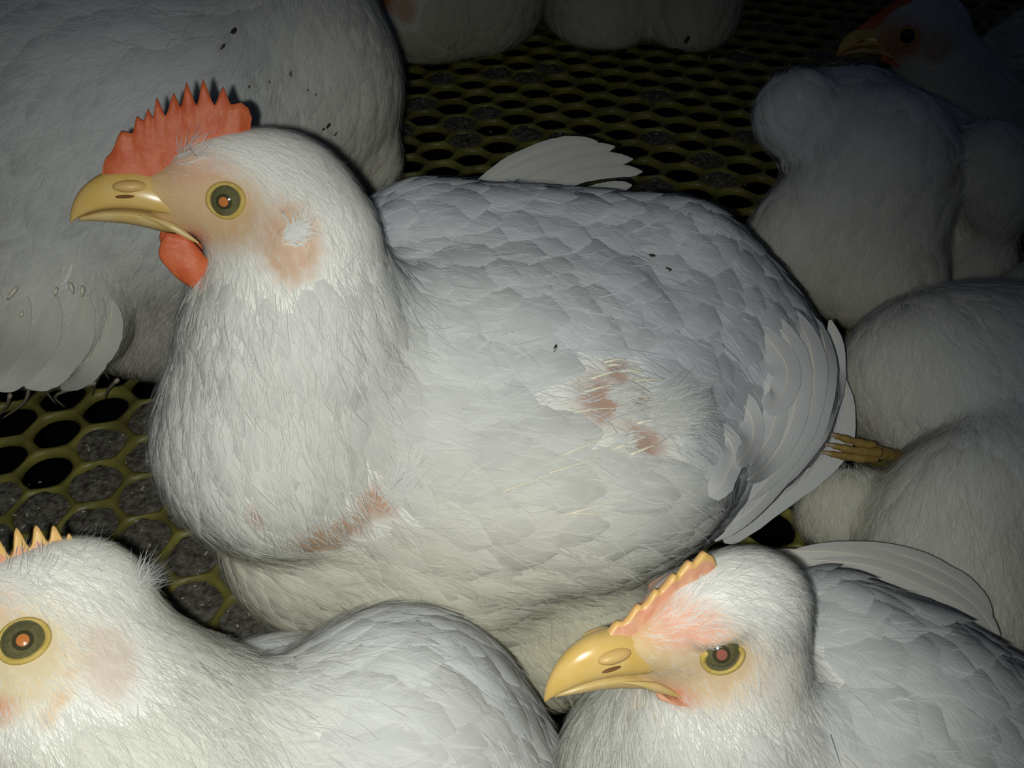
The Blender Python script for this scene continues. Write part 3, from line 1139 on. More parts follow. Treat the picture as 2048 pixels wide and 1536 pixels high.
# ------------------------------------------------------------------ net floor over the pit
def build_floor():
    s = 0.0164
    ang = math.radians(12.5)
    ca, sa = math.cos(ang), math.sin(ang)
    o = floor_at(110, 860)
    nseg = 18
    verts, quads = [], []
    cells = []
    k = 0
    a = np.linspace(0, 2 * math.pi, nseg, endpoint=False)
    # hexagon border radius at angle a (flat sides up and down)
    am = (a % (math.pi / 3)) - math.pi / 6
    rb = s * math.cos(math.pi / 6) / np.cos(am)
    rin = s * math.cos(math.pi / 6) * 0.90
    for i in range(-60, 61):
        for j in range(-60, 61):
            lx = 1.5 * s * i
            ly = math.sqrt(3) * s * (j + 0.5 * (i % 2))
            x = o[0] + ca * lx - sa * ly
            y = o[1] + sa * lx + ca * ly
            if not (-0.62 < x < 0.80 and 0.10 < y < 1.35):
                continue
            cells.append((x, y))
            wob = 1 + 0.03 * RNG.normal()
            hx, hy = RNG.normal(0, .0005, 2)
            rh = np.minimum(rb * 0.85, rin * 0.97) * wob
            rings = []
            for r, z, f in ((rb, 0.0, 0), (rb * .55 + rh * .45, -0.0004, .4), (rb * .2 + rh * .8, -0.0016, .8), (rh, -0.0032, 1), (rh * 1.05, -0.0055, 1)):
                X = x + f * hx + r * np.cos(a + ang)
                Y = y + f * hy + r * np.sin(a + ang)
                rings.append(np.stack([X, Y, np.full(nseg, z)], -1))
            v = np.array(rings).reshape(-1, 3)
            verts.append(v)
            quads.append(grid_quads(nseg, 5, k, True))
            k += len(v)
    me = make_mesh('floor', np.concatenate(verts), np.concatenate(quads), None, M['net'])
    fl = link('floor', me)
    fl['kind'] = 'structure'
    fl['label'] = 'yellow-green plastic floor net of hexagonal holes under the hens'
    # droppings that fill some of the holes
    blobs_v, blobs_q, blobs_t, k = [], [], [], 0
    fl_v, fl_q, fl_t, kf = [], [], [], 0
    for (x, y) in cells:
        d = np.array([x, y, 0]) - CAM
        dep = d @ CF
        px = W / 2 + FPX * (d @ CR) / dep
        py = H / 2 - FPX * (d @ CU) / dep
        fill = 0
        if 150 < px < 520 and 800 < py < 1330 and (px - 150) * 0.9 + (py - 800) > 105:
            fill = 1
        elif px < 160 and 940 < py < 1120:
            fill = 1
        elif px < 40 and 1060 < py < 1140:
            fill = 1
        elif py < 560 and px > 700 and RNG.random() < 0.16:
            fill = .7
        if not fill:
            continue
        n, m = 14, 6
        aa = np.linspace(0, 2 * math.pi, n, endpoint=False)
        rings = []
        for r in np.linspace(0.05, 1.02, m):
            R = r * s * 0.93 * (1 + .06 * RNG.normal(size=n) * r)
            z = -0.0022 + 0.0010 * (1 - r) + RNG.normal(0, .0009, n) - .0012 * (r > .9)
            rings.append(np.stack([x + R * np.cos(aa), y + R * np.sin(aa), z], -1))
        v, q, t = loft(np.array(rings), cap=True)
        blobs_v.append(v); blobs_q.append(q + k); blobs_t.append(t[::2] + k); k += len(v)
        for _ in range(9):
            c = np.array([x, y, -.0022]) + np.array([*RNG.normal(0, s * .45, 2), RNG.uniform(0, .002)])
            sz = RNG.uniform(.0003, .0009)
            v, q, t = ellipsoid_mesh(c, rot_yp(RNG.uniform(0, 360), RNG.uniform(-30, 30)), np.array([sz * RNG.uniform(1, 2.2), sz, sz * .5]), 6, 4)
            fl_v.append(v); fl_q.append(q + kf); fl_t.append(t + kf); kf += len(v)
    lit = link('droppings', make_mesh('droppings', np.concatenate(blobs_v), np.concatenate(blobs_q), np.concatenate(blobs_t), M['litter']), None, 'stuff',
               'grey-brown dried droppings clogging the holes of the floor net')
    lit['category'] = 'droppings'
    fk = link('litter_crumbs', make_mesh('litter_crumbs', np.concatenate(fl_v), np.concatenate(fl_q), np.concatenate(fl_t), M['fleck']), None, 'stuff',
              'pale crumbs scattered on the dried droppings of the floor net')
    fk['category'] = 'crumbs'
    # pit ground below the net, gently uneven
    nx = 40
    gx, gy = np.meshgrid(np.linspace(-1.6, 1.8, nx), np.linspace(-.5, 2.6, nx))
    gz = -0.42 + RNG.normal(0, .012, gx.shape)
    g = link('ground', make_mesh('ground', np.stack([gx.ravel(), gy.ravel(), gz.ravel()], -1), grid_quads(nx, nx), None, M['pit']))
    g['kind'] = 'structure'
    g['label'] = 'dark ground of the pit below the floor net'


build_floor()

GRP = 'white hens sitting on the floor net'
WHITE = (.80, .795, .755)
CREAM = (.80, .77, .65)
COOL_CAST = (.76, .78, .805)  # bluish light cast painted into the white of backs and wings
SOFT = (.79, .795, .785)  # fainter version of the same painted cool cast, for the front hens


HENS = []


def hen(name, label, prims, h, zones, hf=None, bare_px=(), q=1.0, face_col=(.62, .42, .24), hair_scale=1.0, pad=0.02, lobe_amt=1.0, flush=0.5, lobe_sz=1.0):
    body = Body(prims, h, pad=pad)
    V, Q = body.surface()
    root = thing(name, centre_base(V), label, 'hen', GRP)
    HENS.append((root.name, body, V))
    bare = []
    for (px, py, r, col) in bare_px:
        p = body.hit(px, py)
        if p is not None:
            d = (p - CAM) @ CF
            bare.append((p, r * d / FPX, col))
    skin_mesh(root, body, V, Q, hf, bare, face_col=face_col, lobe_amt=lobe_amt, flush=flush, lobe_sz=lobe_sz)
    if DRESS:
        nv, nh = dress(root, body, V, Q, zones, hf, bare, q=q, rng=RNG, hair_scale=hair_scale)
        print('HEN', label[:40], 'verts', len(V), 'vanes', nv, 'hairs', nh)
    return root, body, bare


# ------------------------------------------------------------------ loose tufts
def tuft(root, body, cx, cy, n, dx, dy, L, spread, r, region='loose_tuft', col=(.84, .84, .80)):
    ps, ts = [], []
    for _ in range(n):
        p = body.hit(cx + RNG.normal(0, r), cy + RNG.normal(0, r))
        if p is None:
            continue
        ps.append(p)
        g = body.grad(p[None])[0]
        d = nz(CR * (dx + RNG.normal(0, spread)) - CU * (dy + RNG.normal(0, spread)) + g * RNG.uniform(.05, .5))
        ts.append(d)
    ps, ts = np.array(ps), np.array(ts)
    n = len(ps)
    v, q, t, tc, nr = hair_arrays(body, ps, ts, L * RNG.uniform(.5, 1.2, n), np.full(n, .0005), np.zeros(n), np.repeat(np.array([col]), n, 0), RNG, drape=False, off=.001)
    link(region, make_mesh(region, v, q, t, M['down'], tc, nor=nr), root, kind='stuff')


# ------------------------------------------------------------------ the large hen in the middle
def hen_main():
    hf = HeadFrame((452, 398), 0.300, down=5, toward=0.02, roll=14, scale=0.985)
    pr = hf.prims()
    C = 0.01
    pr += [
        cp((620, 480, .318, 140), (605, 660, .335, 195), .012),
        cp((595, 680, .335, 205), (585, 850, .355, 235), .018),
        sp(560, 880, .348, 222, .015),
        sp(650, 1060, .385, 200, .006),
        ('ell', P(1000, 820, .405), rot_yp(8, 4, 0), np.array([.118, .080, .078]), .018),
        cp((850, 482, .392, 110), (1340, 528, .405, 122), .022),
        sp(830, 620, .405, 180, .02),
        el(1375, 745, .435, 245, 250, 260, k=.03),
        el(1120, 990, .356, 320, 190, 205, yaw=5, pitch=-10, k=.022),
        cp((840, 1010, .345, 70), (1080, 870, .350, 95), .006),
        sp(1180, 1195, .376, 125, .012),
        sp(1100, 1290, .385, 115, .015),
        sp(900, 1150, .375, 150, .03),
        sp(1510, 800, .42, 110, .03),
    ]
    zones = [
        Zone('head_down', 520, 290, 1, .25, .010, .005, 260, .0062, WHITE, .022, lift=.001, vane=0, hw=.00032),
        Zone('head_down', 640, 400, .6, 1, .012, .006, 230, .0062, WHITE, .025, vane=0, hw=.00032),
        Zone('head_down', 480, 480, .35, .9, .010, .005, 220, .0050, WHITE, .022, vane=0, hw=.00030),
        Zone('head_down', 330, 400, .8, .2, .010, .005, 160, .0040, WHITE, .018, vane=0, hw=.00025),
        Zone('neck_plumage', 700, 560, .25, 1, .020, .0075, 120, .010, WHITE, .03, lift=.0012, vane=.9, hw=.0004),
        Zone('neck_plumage', 560, 660, .05, 1, .018, .0075, 150, .010, WHITE, .03, lift=.0012, vane=.9, hw=.0004),
        Zone('neck_plumage', 400, 650, -.3, 1, .016, .007, 170, .009, WHITE, .025, lift=.0016, vane=.9, hw=.00035),
        Zone('breast_plumage', 380, 850, .12, 1, .022, .009, 90, .012, WHITE, .04, lift=.0014, hw=.0004),
        Zone('breast_plumage', 600, 880, .18, 1, .026, .012, 60, .012, (.80, .79, .73), .045, lift=.0012, hw=.0004),
        Zone('breast_plumage', 460, 1130, .5, 1, .022, .010, 80, .012, CREAM, .04, lift=.0012, hw=.0004),
        Zone('breast_plumage', 640, 1020, .5, .9, .018, .007, 110, .011, WHITE, .03, lift=.0012, hw=.0004),
        Zone('belly_down', 700, 1180, 1, .25, .024, .012, 90, .013, CREAM, .045, lift=.0012, hw=.0004),
        Zone('belly_down', 1150, 1230, .5, .8, .020, .011, 110, .012, (.82, .78, .60), .035, lift=.0015, hw=.0004),
        Zone('back_plumage', 830, 460, 1, .1, .030, .022, 45, .012, COOL_CAST, .045, lift=.0020),
        Zone('back_plumage', 850, 640, 1, .25, .030, .021, 45, .012, WHITE, .05, lift=.0016),
        Zone('back_plumage', 1100, 430, 1, .12, .030, .026, 35, .011, COOL_CAST, .05, lift=.0019),
        Zone('back_plumage', 1350, 520, 1, .35, .028, .025, 35, .011, COOL_CAST, .05, lift=.0020),
        Zone('back_plumage', 1300, 620, 1, .22, .028, .025, 35, .011, COOL_CAST, .05, lift=.0019),
        Zone('back_plumage', 1580, 650, .5, 1, .028, .024, 35, .011, COOL_CAST, .04, lift=.0019),
        Zone('wing_plumage', 1050, 690, 1, .12, .036, .026, 45, .013, COOL_CAST, .05, lift=.0018),
        Zone('wing_plumage', 1350, 760, 1, .35, .036, .026, 40, .013, COOL_CAST, .045, lift=.0022),
        Zone('wing_plumage', 1500, 850, .0, 1, .034, .018, 10, .013, COOL_CAST, .04, lift=.002),
        Zone('wing_plumage', 960, 900, 1, -.28, .030, .016, 40, .013, WHITE, .04, lift=.0012),
        Zone('wing_plumage', 1150, 960, 1, -.12, .034, .018, 40, .015, WHITE, .05, lift=.0012),
        Zone('wing_plumage', 1330, 1040, 1, .45, .036, .018, 30, .014, WHITE, .04, lift=.0018),
        Zone('wing_plumage', 1000, 1090, 1, .15, .030, .016, 50, .014, CREAM, .045, lift=.0012),
    ]
    SK = (.47, .31, .24)
    bare = [(1200, 800, 42, SK), (1275, 800, 22, SK), (1285, 885, 36, SK), (1235, 742, 22, SK),
            (640, 1085, 46, (.50, .34, .22)), (755, 1005, 34, (.52, .34, .25)), (700, 1050, 28, (.52, .34, .25)), (512, 1035, 24, (.46, .32, .26))]
    root, body, bb = hen('hen', 'large white hen in the middle with a bright red comb and wattle', pr, .0024, zones, hf, bare, q=1.0)
    add_head(root, hf, body, comb_label='tall red toothed comb', wattle_size=1.15)
    if not DRESS:
        return
    # the long curved feathers hanging down at the rump
    def skin_pts(lst, off, d0):
        out, nn = [], []
        lastd = d0
        for (x, y) in lst:
            p = body.hit(x, y)
            if p is not None:
                lastd = (p - CAM) @ CF
                n = body.grad(p[None])[0]
                out.append(p + n * sink(off, len(lst))[len(out)])
                nn.append(nz(n * .6 + nz(CAM - p) * .5))
            else:
                p = P(x, y, lastd + .004)
                out.append(p)
                nn.append(nz(CAM - p))
        return np.array(out), np.array(nn)

    def sink(off, n):
        return [(-.005, .0012, .0012 + off * .4, off * .75)[i] if i < 4 else off * .75 for i in range(n)]

    fan = [
        ([(1690, 760), (1694, 822), (1678, 894), (1621, 952), (1556, 1001), (1474, 1063), (1448, 1085)], 34, .0015, .425),
        ([(1660, 640), (1670, 692), (1666, 748), (1637, 832), (1588, 904), (1533, 962), (1490, 1011), (1429, 1082)], 38, .004, .42),
        ([(1590, 590), (1625, 650), (1634, 709), (1624, 780), (1601, 861), (1549, 927), (1490, 1001), (1438, 1060)], 42, .006, .42),
        ([(1540, 580), (1585, 640), (1601, 700), (1601, 764), (1582, 845), (1533, 917), (1470, 985)], 42, .008, .42),
        ([(1500, 590), (1545, 650), (1566, 710), (1565, 770), (1549, 845), (1507, 910), (1455, 955)], 42, .0095, .42),
        ([(1470, 620), (1520, 672), (1538, 720), (1536, 760), (1515, 800), (1485, 806)], 38, .0125, .42),
        ([(1480, 720), (1518, 760), (1530, 800), (1515, 848), (1485, 896), (1460, 930)], 34, .0095, .42),
        ([(1430, 760), (1470, 800), (1482, 840), (1468, 890), (1440, 930)], 34, .0085, .42),
        ([(1400, 830), (1440, 870), (1445, 910), (1420, 960), (1395, 985)], 34, .007, .42),
    ]
    for lst, wpx, off, d0 in fan:
        pts, nn = skin_pts(lst, off, d0)
        feather_strip('flight_feather', root, pts, wpx * 1.45 * .42 / FPX, nn, tint=(.78, .78, .77), camber=.05)
    # wing tip beyond the back
    far = [
        ([(900, 420), (985, 348), (1060, 307), (1130, 285), (1195, 283)], 38, .445),
        ([(920, 425), (1000, 356), (1080, 320), (1160, 297), (1230, 293)], 34, .443),
        ([(950, 430), (1040, 370), (1120, 332), (1200, 314), (1266, 318)], 34, .441),
        ([(1000, 430), (1080, 385), (1150, 350), (1220, 337), (1285, 343)], 34, .439),
        ([(1060, 430), (1120, 400), (1190, 378), (1230, 370), (1264, 370)], 26, .437),
    ]
    for lst, wpx, d in far:
        pts = np.array([P(x, y, d + .00012 * (x - 1000)) for x, y in lst])
        feather_strip('flight_feather', root, pts, wpx * d / FPX, nz(CAM - pts.mean(0)) + CU * .2, tint=(.76, .75, .70), camber=.06, wl=.62)
    # quills and loose white tufts round the bare patches
    def quill(x0, y0, x1, y1, r=.0007, off=.003, mat='quill'):
        a, b = body.hit(x0, y0), body.hit(x1, y1)
        if a is None or b is None:
            return
        n = body.grad(a[None])[0]
        c = catmull([a + n * .001, (a + b) / 2 + n * off, b + n * off * 1.1], 8)
        v, q, t = tube(c, np.linspace(r, r * .2, 8), 6)
        link('quill', make_mesh('quill', v, q, t, M[mat]), root)

    for qd in [(1160, 790, 1225, 776), (1140, 828, 1225, 822), (1235, 745, 1280, 752), (1205, 728, 1245, 726), (1225, 900, 1290, 876), (1255, 912, 1305, 892), (1270, 850, 1335, 838),
               (1250, 790, 1290, 806), (1180, 760, 1240, 748), (1265, 765, 1320, 768), (1210, 735, 1240, 738),
               (1115, 915, 1230, 870), (1120, 1030, 1260, 985), (1085, 950, 1200, 915), (1140, 1025, 1210, 1020), (1000, 985, 1120, 940)]:
        quill(*qd, r=.00045 if qd[0] < 1150 else .0008)

    tuft(root, body, 1325, 825, 420, 1, -.05, .013, .30, 22)
    tuft(root, body, 1225, 790, 120, 1, .15, .010, .25, 8)
    tuft(root, body, 1240, 826, 80, 1, .1, .009, .2, 7)
    tuft(root, body, 1230, 888, 60, 1, -.1, .008, .2, 6)
    tuft(root, body, 1300, 848, 120, 1, -.1, .009, .3, 8)
    tuft(root, body, 790, 985, 260, .6, -1, .013, .3, 14, col=(.8, .8, .76))
    tuft(root, body, 585, 468, 160, .7, -.2, .006, .3, 9, 'ear_tuft')
    tuft(root, body, 360, 305, 60, .8, -.5, .009, .5, 16, 'brow_tuft')
    for f in [(1297, 521, .0006, .1), (1330, 547, .0005, -.2), (1334, 550, .0004, .8), (1107, 702, .0006, 1.2)]:
        flake(root, body, *f)


# ------------------------------------------------------------------ hen at the lower right, beak on its neighbour
def hen_right_front():
    hf = HeadFrame((1438, 1305), 0.252, down=21, toward=0.50, roll=44, scale=0.94)
    pr = hf.prims() + hf.brow()
    pr += [
        cp((1460, 1340, .275, 125), (1430, 1450, .285, 175), .012),
        cp((1430, 1470, .285, 190), (1400, 1640, .295, 280), .02),
        el(1740, 1500, .315, 330, 300, 310, yaw=-10, pitch=14, k=.015),
        sp(1285, 1510, .30, 138, .015),
        el(1660, 1340, .315, 140, 190, 185, k=.012),
        el(2010, 1640, .315, 330, 300, 270, k=.02),
        el(1640, 1560, .300, 260, 240, 230, k=.02),
    ]
    zones = [
        Zone('head_down', 1500, 1180, 1, .1, .010, .005, 260, .0065, WHITE, .02, lift=.001, vane=0, hw=.00035),
        Zone('head_down', 1560, 1330, .5, 1, .012, .006, 240, .0075, WHITE, .022, vane=0, hw=.00038),
        Zone('head_down', 1440, 1400, .45, .8, .010, .005, 220, .0065, WHITE, .02, vane=0, hw=.00035),
        Zone('head_down', 1300, 1330, .8, .4, .010, .005, 170, .0048, WHITE, .018, vane=0, hw=.00028),
        Zone('head_down', 1320, 1190, .35, -1, .010, .005, 200, .0068, WHITE, .018, vane=0, hw=.00032),
        Zone('breast_plumage', 1300, 1470, .3, 1, .020, .009, 120, .011, (.80, .79, .73), .03, lift=.0012),
        Zone('breast_plumage', 1560, 1500, .3, 1, .020, .010, 110, .011, WHITE, .03, lift=.0014),
        Zone('shoulder_plumage', 1700, 1200, 1, .25, .026, .018, 15, .010, SOFT, .035, lift=.0022),
        Zone('shoulder_plumage', 1700, 1330, 1, .2, .030, .024, 15, .010, SOFT, .035, lift=.0022),
        Zone('shoulder_plumage', 1850, 1280, 1, .6, .026, .020, 12, .010, SOFT, .035, lift=.0024),
        Zone('wing_plumage', 1750, 1460, .9, .8, .030, .022, 15, .010, WHITE, .035, lift=.002),
        Zone('wing_plumage', 1950, 1450, 1, .6, .032, .022, 14, .010, SOFT, .04, lift=.0018),
    ]
    root, body, bb = hen('hen', 'white hen with half-closed eye, short pale orange comb and shiny yellow beak', pr, .0022, zones, hf, [], q=1.0, face_col=(.64, .47, .28), lobe_amt=.25, flush=1.0)
    add_head(root, hf, body, comb=COMB_SMALL, comb_mat='comb_pale', comb_label='low pale orange comb with a yellow edge', wattle_size=.28, wattle_mat='comb_pale', pupil='pupil_dark', lid_drop=.45, comb_lean=.0, es=.95, lobe=False, gaze=.6)
    if not DRESS:
        return
    far = [
        ([(1570, 1126), (1680, 1120), (1820, 1135), (1930, 1190), (1985, 1250)], 46, .372),
        ([(1580, 1122), (1700, 1128), (1830, 1162), (1930, 1215), (2000, 1290)], 46, .368),
        ([(1620, 1140), (1740, 1152), (1850, 1195), (1930, 1240), (1990, 1310)], 44, .364),
        ([(1500, 1135), (1570, 1134), (1640, 1140), (1700, 1156)], 40, .372),
    ]
    for lst, wpx, d in far:
        pts = np.array([P(x, y - 20, d - .012 - .00002 * (x - 1560)) for x, y in lst])
        feather_strip('flight_feather', root, pts, wpx * d / FPX, nz(CAM - pts.mean(0)) * .6 + np.array([0, 0, 1.0]), tint=(.76, .74, .68), camber=.08)


# ------------------------------------------------------------------ hen at the lower left
def hen_left_front():
    hf = HeadFrame((36, 1268), 0.258, down=14, toward=0.10, roll=16, scale=0.98)
    pr = hf.prims()
    pr += [
        cp((80, 1360, .27, 160), (190, 1520, .285, 205), .012),
        cp((190, 1520, .285, 205), (400, 1720, .30, 270), .02),
        el(800, 1540, .315, 280, 300, 340, yaw=0, pitch=0, k=.012),
        el(560, 1480, .36, 200, 200, 205, k=.012),
        el(860, 1720, .32, 330, 300, 300, k=.02),
        cp((300, 1560, .28, 260), (260, 1720, .28, 300), .03),
    ]
    zones = [
        Zone('head_down', 150, 1160, 1, .35, .010, .005, 250, .0070, (.82, .81, .75), .02, lift=.001, vane=0, hw=.00036),
        Zone('head_down', 180, 1280, .8, .8, .010, .005, 250, .0070, (.82, .80, .72), .02, vane=0, hw=.00038),
        Zone('head_down', 80, 1400, .5, 1, .010, .005, 190, .0070, (.82, .80, .72), .02, vane=0, hw=.00036),
        Zone('neck_plumage', 300, 1320, .8, .7, .018, .007, 170, .010, (.82, .81, .76), .03, lift=.0014, vane=.8, hw=.00045),
        Zone('neck_plumage', 300, 1480, .7, 1, .020, .007, 170, .012, (.82, .81, .70), .03, lift=.0014, vane=.8, hw=.00045),
        Zone('neck_plumage', 450, 1400, 1, .7, .022, .009, 120, .012, (.82, .81, .74), .03, lift=.0014, vane=.9, hw=.00045),
        Zone('shoulder_plumage', 560, 1290, 1, -.1, .026, .012, 40, .012, SOFT, .03, lift=.0014),
        Zone('wing_plumage', 700, 1300, 1, -.35, .026, .014, 45, .012, SOFT, .035, lift=.0018),
        Zone('wing_plumage', 880, 1290, 1, .25, .030, .016, 20, .012, SOFT, .035, lift=.0020),
        Zone('wing_plumage', 1000, 1400, .7, .8, .034, .016, 20, .012, SOFT, .035, lift=.0020),
        Zone('wing_plumage', 760, 1420, 1, .15, .034, .018, 24, .012, WHITE, .035, lift=.0020),
        Zone('wing_plumage', 820, 1520, 1, .4, .036, .018, 24, .012, (.82, .81, .77), .04, lift=.0018),
    ]
    root, body, bb = hen('hen', 'white hen with a row of small yellow-tipped comb points and a long neck', pr, .0022, zones, hf,
                         [(120, 1395, 16, (.66, .48, .30)), (95, 1440, 13, (.66, .47, .28)), (140, 1350, 9, (.66, .50, .33))], q=1.0, face_col=(.66, .54, .34), lobe_amt=.5, lobe_sz=.75)
    add_head(root, hf, body, comb=COMB_PEGS, comb_mat='comb_pale', comb_label='row of pale pink comb points with yellow tips', wattle_size=.3, wattle_mat='comb_pale', pegs=True, es=1.02, lobe=False, gaze=.35)
    if not DRESS:
        return
    tuft(root, body, 285, 1165, 160, .6, -.55, .009, .35, 14, 'nape_tuft')
    tuft(root, body, 180, 1105, 70, .8, -.4, .006, .4, 22, 'crown_tuft')
    tuft(root, body, 60, 1130, 60, .5, -.8, .005, .25, 26, 'brow_tuft')


# ------------------------------------------------------------------ big hen at the back on the left
def hen_left_back():
    hf = HeadFrame((640, -260), .505, roll=15, facing=1)
    pr = hf.prims() + [
        el(200, 300, .505, 470, 380, 390, k=.03),
        sp(610, 190, .515, 178, .025),
        cp((560, 100, .52, 170), (600, -170, .52, 120), .04),
        el(60, 610, .452, 185, 130, 175, pitch=25, k=.008),
        sp(300, 600, .52, 150, .02),
        sp(745, 330, .535, 50, .02),
        el(-300, 420, .52, 330, 300, 300, k=.05),
    ]
    zones = [
        Zone('back_plumage', 250, 60, -1, .2, .03, .018, 60, .014, COOL_CAST, .08, lift=.0014),
        Zone('back_plumage', 200, 300, -.6, .8, .03, .016, 60, .014, WHITE, .08, lift=.0012),
        Zone('breast_plumage', 620, 150, .3, 1, .024, .014, 60, .012, WHITE, .06, lift=.0010),
        Zone('breast_plumage', 700, 250, -.2, 1, .024, .014, 60, .012, CREAM, .05, lift=.0010),
        Zone('thigh_down', 290, 620, .1, 1, .022, .012, 120, .014, (.74, .70, .62), .04, lift=.0014),
        Zone('wing_plumage', 80, 600, -.35, 1, .045, .016, 40, .014, WHITE, .05, lift=.0018),
        Zone('wing_plumage', 20, 720, -.6, 1, .045, .016, 30, .014, CREAM, .05, lift=.0018),
    ]
    root, body, bb = hen('hen', 'big white hen with dirt flakes directly behind the bright red comb', pr, .0032, zones, hf, [], q=.9, hair_scale=.7)
    add_head(root, hf, body, comb_label='tall red toothed comb')
    if not DRESS:
        return
    nrm = lambda p: nz(CAM - p) + CU * .1
    wing = [
        ([(215, 600), (205, 660), (170, 720), (120, 765)], 60, .0035),
        ([(165, 590), (150, 660), (110, 720), (50, 775)], 60, .005),
        ([(110, 590), (90, 660), (45, 720), (-10, 780)], 56, .0065),
        ([(60, 590), (35, 650), (0, 710), (-40, 760)], 56, .008),
    ]
    for lst, wpx, off in wing:
        pts = []
        d = .44
        for x, y in lst:
            p = body.hit(x, y)
            if p is not None and (p - CAM) @ CF < .50:
                p = p + body.grad(p[None])[0] * off
                d = (p - CAM) @ CF
            else:
                p = P(x, y, d)
            pts.append(p)
        pts = np.array(pts)
        feather_strip('flight_feather', root, pts, wpx * .45 / FPX, nrm(pts.mean(0)), tint=(.74, .73, .66), camber=.10)
    for x, y, x2, y2 in [(45, 572, 25, 598), (108, 575, 104, 592), (127, 568, 136, 590), (148, 574, 148, 596), (55, 612, 48, 622), (5, 583, 0, 588)]:
        a, b = body.hit(x, y), body.hit(x2, y2)
        if a is None or b is None:
            continue
        n = body.grad(a[None])[0]
        v, q, t = tube(catmull([a + n * .010, (a + b) / 2 + n * .011, b + n * .010], 6), np.array([.0003, .0008, .0009, .0008, .0006, .0003]), 6)
        link('quill', make_mesh('quill', v, q, t, M['quill']), root)
    # soiled strands of down hanging onto the net
    for x, y, dx, dy in [(80, 735, 40, 45), (85, 740, 28, 70), (170, 755, -90, 40), (95, 760, 30, 20), (20, 790, -25, 45), (60, 770, -60, 70), (205, 740, -20, 50), (190, 765, -60, 50), (235, 760, -25, 40),
                         (130, 770, -30, 25), (215, 720, 5, 40)]:
        a = P(x, y, .475)
        e = floor_at(x + dx, y + dy, .002)
        m = (a + e) / 2 + np.array([RNG.normal(0, .004), -.004, .004])
        c = catmull([a, m, e], 10)
        v, q, t = tube(c, np.linspace(.0011, .0004, 10), 6)
        link('down_strand', make_mesh('down_strand', v, q, t, M['straw']), root)
    for f in [(577, 152, .0008, 1.4), (462, 70, .0011, 1.0), (532, 168, .0003, .9), (492, 178, .0004, 1.2), (610, 182, .0004, .5), (664, 265, .0007, .4), (626, 190, .0003, 1), (440, 100, .0008, .9), (650, 250, .0007, .6), (640, 257, .0005, .2)]:
        flake(root, body, *f)


# ------------------------------------------------------------------ hens at the back
def far_zone(tint=WHITE, cool=COOL_CAST):
    return [
        Zone('body_plumage', 0, 0, 0, 1, .028, .016, 45, .013, tint, .1, lift=.0014),
    ]


